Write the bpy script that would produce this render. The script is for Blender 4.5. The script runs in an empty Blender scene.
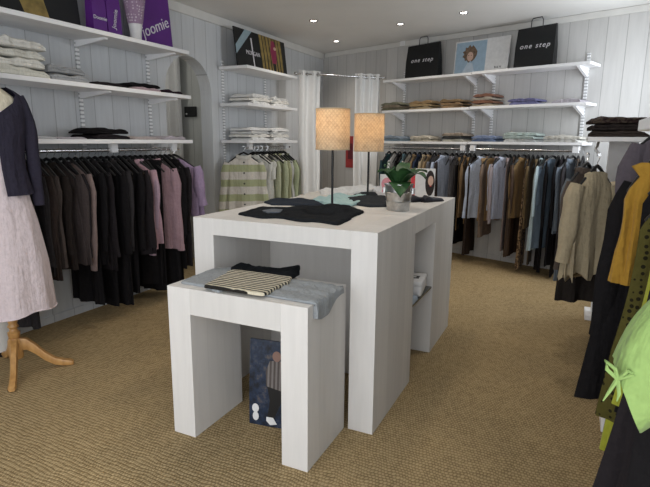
import bpy, bmesh, math, random
from mathutils import Vector, Matrix, noise
PI = math.pi
sc = bpy.context.scene
COL = sc.collection
H = 1.35
# ------------------------------------------------------------------ camera
FPX, YAW, PITCH, ROLL = 516.1193, -0.4422, -0.1978, 0.0082
Fv = Vector((math.sin(YAW)*math.cos(PITCH), math.cos(YAW)*math.cos(PITCH), math.sin(PITCH)))
Rv = Vector((math.cos(YAW), -math.sin(YAW), 0)); Uv = Rv.cross(Fv)
R2 = Rv*math.cos(ROLL)+Uv*math.sin(ROLL); U2 = Uv*math.cos(ROLL)-Rv*math.sin(ROLL)
cd = bpy.data.cameras.new('camera'); cam = bpy.data.objects.new('camera', cd); COL.objects.link(cam)
cd.sensor_width = 36; cd.lens = FPX/650*36; cd.clip_start = .05
M = Matrix((( R2.x, U2.x, -Fv.x, 0), (R2.y, U2.y, -Fv.y, 0), (R2.z, U2.z, -Fv.z, H), (0, 0, 0, 1)))
cam.matrix_world = M
sc.camera = cam
# ------------------------------------------------------------------ world, exposure
w = bpy.data.worlds.new('daylight'); sc.world = w; w.use_nodes = True
w.node_tree.nodes['Background'].inputs[0].default_value = (.62, .72, .85, 1)
w.node_tree.nodes['Background'].inputs[1].default_value = .8
sc.view_settings.view_transform = 'Standard'; sc.view_settings.look = 'None'
sc.view_settings.gamma = 1; sc.view_settings.use_curve_mapping = False
sc.view_settings.exposure = -0.08
# ------------------------------------------------------------------ daylight through the shop front
def area(name, loc, rot, sx, sy, power, col):
    l = bpy.data.lights.new(name, 'AREA'); l.shape = 'RECTANGLE'; l.size = sx; l.size_y = sy
    l.energy = power; l.color = col
    o = bpy.data.objects.new(name, l); COL.objects.link(o); o.location = loc; o.rotation_euler = rot
area('shopfront_daylight', (-.9, -1.22, 1.25), (PI/2, 0, 0), 2.9, 2.1, 72, (.93, .96, 1.0))
area('door_daylight', (.68, -.25, 1.25), (PI/2, 0, PI/2), 1.3, 2.1, 20, (.93, .96, 1.0))
area('side_window_daylight', (.755, 5.0, 1.72), (PI/2, 0, PI/2), .75, 1.1, 26, (.88, .94, 1.0))

# ------------------------------------------------------------------ room constants
XL = -3.3926; HC = 2.5707; YB = 6.237; MB = -0.3438; XR = .78; YF = -1.3
HT, HM, HL = 2.0828, 1.7171, 1.3423
ln = math.hypot(1, MB)
BT = Vector((1/ln, MB/ln, 0)); BN = Vector((MB/ln, -1/ln, 0))       # along the back wall, and out of it
BA = math.atan2(MB, 1)
def ray(u, v):
    return (Fv*FPX + R2*(u-325) + U2*(243.5-v)).normalized()
def on_z(u, v, z=0):
    d = ray(u, v); t = (z-H)/d.z; return Vector((d.x*t, d.y*t, z))
def on_x(u, v, x):
    d = ray(u, v); t = x/d.x; return Vector((x, d.y*t, H+d.z*t))
def on_back(u, v, off=0):
    d = ray(u, v); Y = YB-off*ln+MB; t = Y/(d.y-MB*d.x); return Vector((d.x*t, d.y*t, H+d.z*t))
def back(s, off, z):                                               # s measured along the wall from x=-1
    p = Vector((-1, YB, 0)) + BT*s + BN*off; p.z = z; return p
def back_s(u, v, off):
    p = on_back(u, v, off); return (p-Vector((-1, YB, p.z))).dot(BT)

# ------------------------------------------------------------------ materials
_m = {}
def nt(name, rough=.7, spec=.3):
    m = bpy.data.materials.new(name); m.use_nodes = True
    n = m.node_tree.nodes; b = n['Principled BSDF']
    b.inputs['Roughness'].default_value = rough; b.inputs['Specular IOR Level'].default_value = spec
    return m, m.node_tree, b
def N(t, kind, **kw):
    n = t.nodes.new(kind)
    for k, v in kw.items(): setattr(n, k, v)
    return n
def ramp(t, fac, stops):
    r = N(t, 'ShaderNodeValToRGB'); e = r.color_ramp.elements
    e[0].position, e[0].color = stops[0][0], (*stops[0][1], 1)
    e[1].position, e[1].color = stops[1][0], (*stops[1][1], 1)
    for p, c in stops[2:]:
        x = e.new(p); x.color = (*c, 1)
    t.links.new(fac, r.inputs[0]); return r.outputs[0]
def math_(t, op, a, b=None):
    n = N(t, 'ShaderNodeMath', operation=op)
    for i, x in enumerate((a, b)):
        if x is None: continue
        if isinstance(x, (int, float)): n.inputs[i].default_value = x
        else: t.links.new(x, n.inputs[i])
    return n.outputs[0]
def mixc(t, fac, a, b, mode='MIX'):
    n = N(t, 'ShaderNodeMix', data_type='RGBA', blend_type=mode)
    for s, x in ((0, fac), (6, a), (7, b)):
        if isinstance(x, (int, float)): n.inputs[s].default_value = x
        elif isinstance(x, tuple): n.inputs[s].default_value = (*x, 1)
        else: t.links.new(x, n.inputs[s])
    return n.outputs[2]
def bump(t, b, h, st=.3, dist=.01):
    n = N(t, 'ShaderNodeBump'); n.inputs['Strength'].default_value = st; n.inputs['Distance'].default_value = dist
    t.links.new(h, n.inputs['Height']); t.links.new(n.outputs[0], b.inputs['Normal'])
def coord(t, scale=(1, 1, 1)):
    c = N(t, 'ShaderNodeTexCoord'); m = N(t, 'ShaderNodeMapping'); m.inputs['Scale'].default_value = scale
    t.links.new(c.outputs['Object'], m.inputs[0]); return m.outputs[0]
def noise_(t, vec, scale, detail=3, rough=.5):
    n = N(t, 'ShaderNodeTexNoise'); n.inputs['Scale'].default_value = scale; n.inputs['Detail'].default_value = detail
    n.inputs['Roughness'].default_value = rough; t.links.new(vec, n.inputs['Vector']); return n.outputs['Fac']
def plain(name, c, rough=.6, spec=.3, metal=0, var=.06, scale=30):
    if name in _m: return _m[name]
    m, t, b = nt(name, rough, spec)
    b.inputs['Metallic'].default_value = metal
    f = noise_(t, coord(t), scale)
    lo = tuple(max(0, x*(1-var)) for x in c); hi = tuple(min(1, x*(1+var)) for x in c)
    t.links.new(ramp(t, f, [(.3, lo), (.7, hi)]), b.inputs['Base Color'])
    _m[name] = m; return m
def cloth(c, pat=None, c2=None, key=None):
    k = key or 'cloth_%.3f_%.3f_%.3f_%s' % (*c, pat)
    if k in _m: return _m[k]
    dk = max(c) < .1
    m, t, b = nt(k, .95 if dk else .88, .04 if dk else .12)
    b.inputs['Sheen Weight'].default_value = .0 if dk else .08
    v = coord(t)
    f = noise_(t, v, 55, 4)
    lo = tuple(x*.93 for x in c); hi = tuple(min(1, x*1.06) for x in c)
    base = ramp(t, f, [(.3, lo), (.7, hi)])
    if pat in ('hstripe', 'vstripe', 'ystripe'):
        s = N(t, 'ShaderNodeSeparateXYZ'); t.links.new(v, s.inputs[0])
        ax, per, duty = {'hstripe': (2, .155, .52), 'vstripe': (0, .02, .5), 'ystripe': (1, .024, .52)}[pat]
        fr = math_(t, 'FRACT', math_(t, 'DIVIDE', s.outputs[ax], per))
        base = mixc(t, math_(t, 'GREATER_THAN', fr, duty), base, c2)
    if pat == 'dots':
        vo = N(t, 'ShaderNodeTexVoronoi'); vo.inputs['Scale'].default_value = 48; vo.inputs['Randomness'].default_value = .35
        t.links.new(v, vo.inputs['Vector'])
        base = mixc(t, math_(t, 'LESS_THAN', vo.outputs['Distance'], .3), base, c2)
    if pat == 'animal':
        base = mixc(t, math_(t, 'GREATER_THAN', noise_(t, v, 40, 2), .52), base, c2)
    t.links.new(base, b.inputs['Base Color'])
    bump(t, b, math_(t, 'ADD', noise_(t, coord(t, (1, 1, .13)), 26, 3, .5), math_(t, 'MULTIPLY', noise_(t, v, 16, 3, .6), .7)), .75, .022)
    _m[k] = m; return m
def boards(name, base, per=.145, ax=0, seam=.62, off=0.0, lo=.9, sw=.035):
    m, t, b = nt(name, .55, .35)
    v = coord(t); s = N(t, 'ShaderNodeSeparateXYZ'); t.links.new(v, s.inputs[0])
    x = math_(t, 'DIVIDE', math_(t, 'ADD', s.outputs[ax], 50+off), per)
    fr = math_(t, 'FRACT', x); idn = math_(t, 'FLOOR', x)
    wn = N(t, 'ShaderNodeTexWhiteNoise', noise_dimensions='1D'); t.links.new(idn, wn.inputs['W'])
    g = math_(t, 'LESS_THAN', fr, sw)
    sc3 = (18, 18, 1.6)
    grain = noise_(t, coord(t, sc3), 1.6, 5, .65)
    c1 = ramp(t, grain, [(.3, tuple(q*lo for q in base)), (.66, base)])
    tint = ramp(t, wn.outputs['Value'], [(0, (.9, .9, .9)), (1, (1, 1, 1))])
    c2 = mixc(t, 1.0, c1, tint, 'MULTIPLY')
    c3 = mixc(t, math_(t, 'MULTIPLY', g, 1-seam+.2), c2, tuple(q*.35 for q in base))
    t.links.new(c3, b.inputs['Base Color'])
    bump(t, b, math_(t, 'SUBTRACT', math_(t, 'MULTIPLY', grain, .12), g), .5, .004)
    return m
def whitewash(name, base, ax, per):
    return boards(name, base, per, ax, seam=1.14, lo=.93, sw=.015)
def sisal():
    m, t, b = nt('sisal_carpet', .95, .1)
    v = coord(t)
    mp = N(t, 'ShaderNodeMapping'); mp.inputs['Rotation'].default_value = (0, 0, math.radians(0)); t.links.new(v, mp.inputs[0])
    s = N(t, 'ShaderNodeSeparateXYZ'); t.links.new(mp.outputs[0], s.inputs[0])
    wob = math_(t, 'MULTIPLY', noise_(t, v, 10, 3), .035)
    y = math_(t, 'DIVIDE', math_(t, 'ADD', s.outputs[1], wob), .018)
    row = math_(t, 'FLOOR', y)
    x = math_(t, 'ADD', math_(t, 'DIVIDE', math_(t, 'ADD', s.outputs[0], wob), .0145), math_(t, 'MULTIPLY', row, .5))
    sy = math_(t, 'SINE', math_(t, 'MULTIPLY', math_(t, 'FRACT', y), PI))
    sx = math_(t, 'ABSOLUTE', math_(t, 'SINE', math_(t, 'MULTIPLY', x, PI)))
    h = math_(t, 'MULTIPLY', math_(t, 'POWER', sy, .7), math_(t, 'POWER', sx, .6))
    cv = N(t, 'ShaderNodeCombineXYZ'); t.links.new(row, cv.inputs[0]); t.links.new(math_(t, 'FLOOR', x), cv.inputs[1])
    wn = N(t, 'ShaderNodeTexWhiteNoise'); t.links.new(cv.outputs[0], wn.inputs['Vector'])
    hh = math_(t, 'ADD', math_(t, 'MULTIPLY', h, .8), math_(t, 'MULTIPLY', wn.outputs['Value'], .3))
    c = ramp(t, hh, [(.1, (.185, .13, .063)), (.95, (.50, .38, .215)), (.5, (.355, .262, .14))])
    big = ramp(t, noise_(t, v, 1.3, 4, .6), [(.3, (.84, .84, .84)), (.7, (1.08, 1.06, 1.02))])
    t.links.new(mixc(t, 1.0, c, big, 'MULTIPLY'), b.inputs['Base Color'])
    bump(t, b, hh, .6, .006)
    return m
def emis(name, c, s):
    m, t, b = nt(name); b.inputs['Base Color'].default_value = (*c, 1)
    b.inputs['Emission Color'].default_value = (*c, 1); b.inputs['Emission Strength'].default_value = s
    return m
WHITE = plain('white_paint', (.74, .75, .76), .45, .4, 0, .03, 8)
CREAM = plain('cream_paint', (.70, .69, .66), .5, .4, 0, .04, 8)
SHELFW = plain('shelf_white_paint', (.84, .84, .85), .4, .4, 0, .03, 12)
CHROME = plain('chrome', (.62, .62, .62), .25, .5, 1, .02)
BLACKP = plain('black_plastic', (.012, .012, .013), .4, .4, 0, .1)
STEELB = plain('dark_steel', (.015, .015, .016), .45, .4, .3, .1)
BOARD_L = boards('painted_boards_left', (.66, .68, .70), .175, off=.06)
BOARD_B = boards('painted_boards_back', (.62, .61, .595), .175, off=.03)
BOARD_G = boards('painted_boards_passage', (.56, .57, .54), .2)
TABLE = whitewash('whitewashed_timber', (.76, .74, .71), 1, .11)
TABLEF = whitewash('whitewashed_timber_panel', (.74, .72, .695), 1, .13)

# ------------------------------------------------------------------ mesh helpers
def link(name, bm, mat, parent=None, loc=None, rz=0, smooth=False, mats=None):
    bmesh.ops.recalc_face_normals(bm, faces=bm.faces)
    me = bpy.data.meshes.new(name); bm.to_mesh(me); bm.free()
    for x in (mats or [mat]): me.materials.append(x)
    if smooth:
        for p in me.polygons: p.use_smooth = True
        me.set_sharp_from_angle(angle=math.radians(46))
    o = bpy.data.objects.new(name, me); COL.objects.link(o)
    if parent: o.parent = parent
    if loc is not None: o.location = loc
    o.rotation_euler = (0, 0, rz)
    return o
def tag(o, label, cat, group=None):
    o['label'] = label; o['category'] = cat
    if group: o['group'] = group
    return o
def empty(name, loc=(0, 0, 0), rz=0):
    o = bpy.data.objects.new(name, None); COL.objects.link(o); o.location = loc; o.rotation_euler = (0, 0, rz); return o
def struct(o): o['kind'] = 'structure'; return o
def box(bm, x0, y0, z0, x1, y1, z1, bev=0, mat=None):
    r = bmesh.ops.create_cube(bm, size=1)['verts']
    for v in r: v.co = Vector(((x0+x1)/2+v.co.x*(x1-x0), (y0+y1)/2+v.co.y*(y1-y0), (z0+z1)/2+v.co.z*(z1-z0)))
    if mat is not None: bmesh.ops.transform(bm, matrix=mat, verts=r)
    if bev:
        es = list({e for v in r for e in v.link_edges})
        bmesh.ops.bevel(bm, geom=es, offset=bev, segments=2, affect='EDGES', profile=.5)
    return bm
def nb(): return bmesh.new()
def loft(bm, rings, closed=True, cap0=True, cap1=True):
    vs = [[bm.verts.new(p) for p in r] for r in rings]
    n = len(vs[0])
    for a, b in zip(vs, vs[1:]):
        for i in range(n if closed else n-1):
            j = (i+1) % n
            bm.faces.new((a[i], a[j], b[j], b[i]))
    if cap0: bm.faces.new(vs[0])
    if cap1: bm.faces.new(list(reversed(vs[-1])))
    return bm
def lathe(bm, prof, n=28, c=(0, 0, 0), cap0=True, cap1=True):
    return loft(bm, [[(c[0]+r*math.cos(2*PI*i/n), c[1]+r*math.sin(2*PI*i/n), c[2]+z) for i in range(n)] for r, z in prof], True, cap0, cap1)
def tube(bm, pts, rad, n=8, flat=1.0):
    pts = [Vector(p) for p in pts]; rings = []
    up = None
    for i, p in enumerate(pts):
        d = (pts[min(i+1, len(pts)-1)]-pts[max(i-1, 0)]).normalized()
        if up is None: up = Vector((0, 0, 1)) if abs(d.z) < .9 else Vector((1, 0, 0))
        a = d.cross(up).normalized(); up = a.cross(d).normalized()
        r = rad[i] if isinstance(rad, (list, tuple)) else rad
        rings.append([p+a*math.cos(2*PI*k/n)*r+up*math.sin(2*PI*k/n)*r*flat for k in range(n)])
    return loft(bm, rings)
def extr(bm, poly, z0, z1):                                        # polygon prism along z
    return loft(bm, [[(x, y, z0) for x, y in poly], [(x, y, z1) for x, y in poly]])
def text_mesh(name, s, size, mat, parent, loc, rot, shear=0, ext=.0012, align='CENTER', sp=1.0):
    cu = bpy.data.curves.new('txt', 'FONT'); cu.body = s; cu.size = size; cu.extrude = ext; cu.shear = shear; cu.space_character = sp
    cu.align_x = align; cu.align_y = 'CENTER'; cu.resolution_u = 3
    to = bpy.data.objects.new('txt', cu); COL.objects.link(to)
    dg = bpy.context.evaluated_depsgraph_get()
    me = bpy.data.meshes.new_from_object(to.evaluated_get(dg))
    bpy.data.objects.remove(to); bpy.data.curves.remove(cu)
    me.materials.clear(); me.materials.append(mat); me.name = name
    o = bpy.data.objects.new(name, me); COL.objects.link(o); o.parent = parent
    o.location = loc; o.rotation_euler = rot; return o
def copy_tree(o, parent=None):
    c = o.copy(); COL.objects.link(c)
    if parent: c.parent = parent
    for ch in list(o.children): copy_tree(ch, c)
    return c

# ================================================================== SETTING
bm = nb()
yr = YB+MB*(XR+1); yl = YB+MB*(XL+1)
loft(bm, [[(XL-1.9, YF-.1, -.1), (XR+.1, YF-.1, -.1), (XR+.1, yr+.2, -.1), (XL, yl+.3, -.1), (XL-1.9, yl+.3, -.1)],
          [(XL-1.9, YF-.1, 0), (XR+.1, YF-.1, 0), (XR+.1, yr+.2, 0), (XL, yl+.3, 0), (XL-1.9, yl+.3, 0)]])
struct(link('floor', bm, sisal()))
bm = nb()
loft(bm, [[(XL-1.9, YF-.1, z), (XR+.1, YF-.1, z), (XR+.1, yr+.2, z), (XL, yl+.3, z), (XL-1.9, yl+.3, z)] for z in (HC, HC+.1)])
struct(link('ceiling', bm, plain('ceiling_paint', (.80, .79, .77), .8, .2, 0, .02, 3)))
# left wall: built along its own X axis (object X = world Y), with the arched opening
AC, AR, AS = 4.095, .335, 1.79                                     # arch centre, radius, springing height
def wall_l(y0, y1, z0, z1, bm, t=.14):
    box(bm, y0, 0, z0, y1, t, z1)
bm = nb(); L = yl+.02
box(bm, YF-.1, 0, 0, AC-AR, .14, HC); box(bm, AC+AR, 0, 0, L, .14, HC)
n = 24
arc = [(AC-AR*math.cos(PI*i/n), AS+AR*math.sin(PI*i/n)) for i in range(n+1)]
for (a, b_), (c, d) in zip(arc, arc[1:]):
    loft(bm, [[(a, 0, b_), (c, 0, d), (c, 0, HC), (a, 0, HC)], [(a, .14, b_), (c, .14, d), (c, .14, HC), (a, .14, HC)]])
o = struct(link('wall_left', bm, BOARD_L, loc=(XL, 0, 0), rz=PI/2))
# back wall along BT
bm = nb(); sl = (XL+1)*ln; sr = (XR+1)*ln
box(bm, sl-.05, 0, 0, sr+.1, .12, HC)
struct(link('wall_back', bm, BOARD_B, loc=(-1, YB, 0), rz=BA))
# right wall with the glazed door beside the camera
bm = nb()
box(bm, .45, 0, 0, 4.6, .12, HC); box(bm, 4.6, 0, 0, 5.4, .12, 1.15); box(bm, 4.6, 0, 2.3, 5.4, .12, HC); box(bm, 5.4, 0, 0, yr+.1, .12, HC); box(bm, -.95, 0, 2.3, .45, .12, HC); box(bm, YF-.1, 0, 0, -.95, .12, HC)
o = link('wall_right', bm, BOARD_L, loc=(XR+.12, 0, 0), rz=PI/2); struct(o)
bm = nb()
box(bm, XL, YF-.12, 0, -2.4, YF, HC); box(bm, .55, YF-.12, 0, XR+.1, YF, HC); box(bm, -2.4, YF-.12, 0, .55, YF, .2); box(bm, -2.4, YF-.12, 2.3, .55, YF, HC)
struct(link('wall_front', bm, CREAM))
GLASS, t, b = nt('window_glass', .02, .5); b.inputs['Transmission Weight'].default_value = 1
bm = nb()
for x in (-2.4, -.955, .49): box(bm, x, YF-.1, .2, x+.06, YF-.03, 2.3)
for z in (.2, 2.24): box(bm, -2.34, YF-.1, z, .49, YF-.03, z+.06)
wf = struct(link('window_1', bm, CREAM)); bm = nb(); box(bm, -2.38, YF-.075, .22, .53, YF-.065, 2.28); link('pane', bm, GLASS, wf)
bm = nb()
for y in (-.95, .38): box(bm, XR+.03, y, 0, XR+.09, y+.07, 2.3)
for z in (0, 2.22): box(bm, XR+.03, -.88, z, XR+.09, .38, z+.08)
df = struct(link('door_1', bm, CREAM)); bm = nb(); box(bm, XR+.055, -.9, .05, XR+.065, .4, 2.25); link('pane', bm, GLASS, df)
bm = nb(); tube(bm, [(XR+.0, -.8, .95), (XR-.03, -.8, .96), (XR-.03, -.8, 1.2), (XR, -.8, 1.21)], .01); link('door_handle', bm, CHROME, df, smooth=True)
bm = nb()
for y in (4.6, 5.35): box(bm, XR+.03, y, 1.15, XR+.09, y+.05, 2.3)
for z in (1.15, 2.25): box(bm, XR+.03, 4.65, z, XR+.09, 5.35, z+.05)
wg = struct(link('window_2', bm, CREAM)); bm = nb(); box(bm, XR+.055, 4.64, 1.19, XR+.065, 5.36, 2.26); link('pane', bm, GLASS, wg)
# passage behind the arch
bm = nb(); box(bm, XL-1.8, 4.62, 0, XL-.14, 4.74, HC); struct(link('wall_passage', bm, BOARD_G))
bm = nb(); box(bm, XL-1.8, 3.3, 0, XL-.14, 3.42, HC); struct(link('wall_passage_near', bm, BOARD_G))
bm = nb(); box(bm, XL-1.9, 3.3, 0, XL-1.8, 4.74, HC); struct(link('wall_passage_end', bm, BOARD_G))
# trims
bm = nb(); box(bm, YF, -.02, HC-.085, yl, 0, HC-.002, .004); struct(link('trim_1', bm, CREAM, loc=(XL, 0, 0), rz=PI/2))
bm = nb(); box(bm, sl+.05, -.02, HC-.06, sr, 0, HC-.002, .004); struct(link('trim_2', bm, CREAM, loc=(-1, YB, 0), rz=BA))
bm = nb(); box(bm, YF, -.012, 0, AC-AR-.01, 0, .06, .004); box(bm, AC+AR+.01, -.012, 0, yl-.02, 0, .06, .004)
struct(link('baseboard_left', bm, BOARD_L, loc=(XL, 0, 0), rz=PI/2))
bm = nb(); box(bm, sl+.05, -.012, 0, sr-.05, 0, .06, .004); struct(link('baseboard_back', bm, BOARD_B, loc=(-1, YB, 0), rz=BA))

# ceiling spots
BULB = emis('spot_bulb', (1, .93, .82), 16)
spots = [on_z(u, v, HC) for u, v in ((313.5, 20.5), (336.5, 41), (400.5, 23.7), (463.7, 12.4))]
spots += [Vector((-1.1, 2.6, HC)), Vector((-2.4, 2.9, HC)), Vector((-.2, 3.6, HC))]
sn = ['recessed ceiling spot nearest the black and gold poster', 'recessed ceiling spot furthest back, above the curtain rod',
      'recessed ceiling spot above the left black paper bag', 'rightmost recessed ceiling spot, above the pale blue poster',
      'recessed ceiling spot above the tables', 'recessed ceiling spot above the left clothes', 'recessed ceiling spot nearest the right wall']
for i, p in enumerate(spots):
    e = tag(empty('ceiling_spotlight', p), sn[i], 'spotlight', 'recessed ceiling spots')
    bm = nb(); lathe(bm, [(.028, -.001), (.03, -.006), (.042, -.008), (.046, 0)], 24, cap0=False, cap1=False); link('ring', bm, CHROME, e, smooth=True)
    bm = nb(); lathe(bm, [(.0275, -.004), (.0275, -.001)], 20); link('bulb', bm, BULB, e)
    l = bpy.data.lights.new('spot', 'SPOT'); l.energy = 26; l.spot_size = 2.3; l.spot_blend = 1; l.color = (1, .9, .78); l.shadow_soft_size = .05
    lo = bpy.data.objects.new('spot_lamp', l); COL.objects.link(lo); lo.parent = e; lo.location = (0, 0, -.02)
l = bpy.data.lights.new('passage', 'POINT'); l.energy = 5; l.color = (1, .97, .93); l.shadow_soft_size = .12
lo = bpy.data.objects.new('passage_fill', l); COL.objects.link(lo); lo.location = (XL-.95, 3.75, 2.4)  # added fill light to brighten the passage, no fixture there

# ================================================================== SHELVES
def wall_shelf(label, y0, y1, z, origin, rz, depth, brackets, group, th=.03, drop=.085):
    # local X along wall, local -Y out of wall
    e = tag(empty('wall_shelf', (*origin[:2], z), rz), label, 'shelf', group)
    bm = nb(); box(bm, y0, -depth, -th, y1, -.012, 0, .003); link('board', bm, SHELFW, e)
    for s in brackets:
        bm = nb(); d = depth*.86
        loft(bm, [[(s+dx, -.014, -th), (s+dx, -d, -th), (s+dx, -d, -th-.012), (s+dx, -.03, -th-drop), (s+dx, -.014, -th-drop)] for dx in (-.013, .013)])
        link('bracket', bm, SHELFW, e)
    return e
DL = XL+3.0306; DL = abs(DL)
names_z = ((HT, 'top'), (HM, 'middle'), (HL, 'lowest'))
for z, nm in names_z:
    wall_shelf(f'{nm} white shelf of the near left wall unit, before the arch', 1.2, 3.675, z, (XL, 0), PI/2, DL,
               [1.7, 2.84, 3.55] if z > 1.4 else [], 'shelves of the near left wall unit', .03, .045)
    wall_shelf(f'{nm} white shelf of the far left wall unit, past the arch', 4.55, 5.6, z, (XL, 0), PI/2, DL,
               [] , 'shelves of the far left wall unit')
bs0, bs1, bs2 = back_s(383, 77, .3), back_s(471.5, 71, .3), back_s(591, 60.5, .3)
for z, nm in names_z:
    wall_shelf(f'{nm} white shelf on the left half of the back wall', bs0, bs1-.004, z, (-1, YB), BA, .3,
               [bs0+.12, bs1-.1] if z > 1.4 else [], 'shelves on the left half of the back wall', .028)
    wall_shelf(f'{nm} white shelf on the right half of the back wall', bs1+.004, bs2, z+.004, (-1, YB), BA, .3,
               [bs1+.12, bs2-.12] if z > 1.4 else [], 'shelves on the right half of the back wall', .028)
# slotted uprights
SLOT, t, b = nt('slotted_white', .4, .4)
_s = N(t, 'ShaderNodeSeparateXYZ'); t.links.new(coord(t), _s.inputs[0])
t.links.new(mixc(t, math_(t, 'GREATER_THAN', math_(t, 'FRACT', math_(t, 'DIVIDE', _s.outputs[2], .03)), .6), (.84, .84, .85), (.42, .43, .44)), b.inputs['Base Color'])
def upright(label, s, z0, z1, origin, rz, group):
    e = tag(empty('shelf_upright', (*origin[:2], 0), rz), label, 'upright', group)
    bm = nb(); box(bm, s-.015, -.013, z0, s+.015, -.001, z1); link('channel', bm, SLOT, e)
    return e
for s, w_ in ((1.7, 'nearest the mannequin'), (2.84, 'in the middle'), (3.55, 'beside the arch')):
    upright(f'white slotted upright of near left shelves, {w_}', s, 1.25, 2.2, (XL, 0), PI/2, 'slotted uprights of the near left unit')
for s, w_ in ((4.62, 'past the arch'), (5.45, 'beside the curtain')):
    upright(f'white slotted upright of far left shelves, {w_}', s, 1.1, 2.15, (XL, 0), PI/2, 'slotted uprights of the far left unit')
for s, w_ in ((bs0+.12, 'beside the curtain'), (bs1-.1, 'left of the joint'), (bs1+.12, 'right of the joint'), (bs2-.12, 'at right end')):
    upright(f'white slotted upright on the back wall, {w_}', s, 1.25, 2.2, (-1, YB), BA, 'slotted uprights on the back wall')
# clothes rails
ZR = HL-.078
def rail(label, s0, s1, off, origin, rz, blocks, z=ZR, top=HL-.03):
    e = tag(empty('clothes_rail', (*origin[:2], 0), rz), label, 'clothes rail')
    bm = nb(); tube(bm, [(s0, -off, z), (s1, -off, z)], .0125, 10); link('bar', bm, CHROME, e, smooth=True)
    for s in blocks:
        bm = nb(); box(bm, s-.03, -off-.022, z-.02, s+.03, -off+.022, top, .004); link('rail_bracket', bm, SHELFW, e)
    return e
RXL = .26
rail('chrome clothes rail under the near left wall shelves', 1.25, 3.6, RXL, (XL, 0), PI/2, [2.88, 3.53])
rail('chrome clothes rail under the far left wall shelves', 4.62, 5.58, RXL, (XL, 0), PI/2, [4.72, 5.5])
RB = .27
rail('chrome clothes rail under the left half of the back shelves', bs0+.02, bs1-.03, RB, (-1, YB), BA, [bs1-.06])
rail('chrome clothes rail under the right half of the back shelves', bs1+.02, bs2-.02, RB, (-1, YB), BA, [bs1+.06, bs2-.06])

# ================================================================== GARMENTS
def hanger_proto():
    e = empty('clothes_hanger')
    bm = nb(); tube(bm, [(-.19, 0, -.175), (-.1, 0, -.108), (-.03, 0, -.062), (0, 0, -.05), (.03, 0, -.062), (.1, 0, -.108), (.19, 0, -.175)], [.006, .009, .011, .011, .011, .009, .006], 6)
    link('arms', bm, BLACKP, e, smooth=True)
    bm = nb()
    tube(bm, [(0, 0, -.05), (0, 0, -.028), (.012, 0, -.018), (.017, 0, 0), (.012, 0, .012), (0, 0, .0165), (-.012, 0, .012), (-.016, 0, .002)], .0022, 5)
    link('hook', bm, CHROME, e, smooth=True)
    return e
HANGER = None
def place_hanger(p, rz, label, group, W=.2):
    global HANGER
    if HANGER is None: HANGER = hanger_proto(); o = HANGER
    else: o = copy_tree(HANGER)
    o.location = p; o.rotation_euler = (0, 0, rz)
    o.scale = (min(1, W/.205), 1, 1)
    return tag(o, label, 'hanger', group)
def body_rings(W, T, length, flare, folds, seed, waist=0, m=16, n=44, z0=-.062, lean=0, ruffle=0):
    rng = random.Random(seed); ph = [rng.uniform(0, 6.28) for _ in range(4)]
    k1, k2 = rng.choice([5, 6, 7]), rng.choice([9, 11, 12])
    rings = []
    zs = [0, .012, .045, .085, .12]
    hw = [.05, .075, W*.58, W*.88, W]
    th = [.3, .5, .8, .95, 1]
    for i in range(1, m+1):
        q = i/m
        zs.append(.12+(length-.12)*q)
        hw.append(W*(1-waist*math.sin(PI*min(1, q*1.6)))+flare*q)
        th.append(1+.25*q)
    for z, h_, t_ in zip(zs, hw, th):
        q = z/length; r = []
        for i in range(n):
            a = 2*PI*i/n
            f = folds*q*(math.sin(k1*a+ph[0]+q*1.2)*.6+math.sin(k2*a+ph[1]-q)*.4)
            x = math.copysign(abs(math.cos(a))**.8, math.cos(a))*(h_+f*.5*T)
            y = math.copysign(abs(math.sin(a))**.8, math.sin(a))*T*t_*(.5+.6*f) + T*.35*folds*q*math.sin(3.1*x/W*1.7+ph[2])
            dz = ruffle*math.sin(9*a+ph[3])*.012*(q > .9)
            r.append((x+lean*q, y, z0-z+dz-.006*abs(x)/W*math.sin(ph[3])*q))
        rings.append(r)
    return rings
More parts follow.
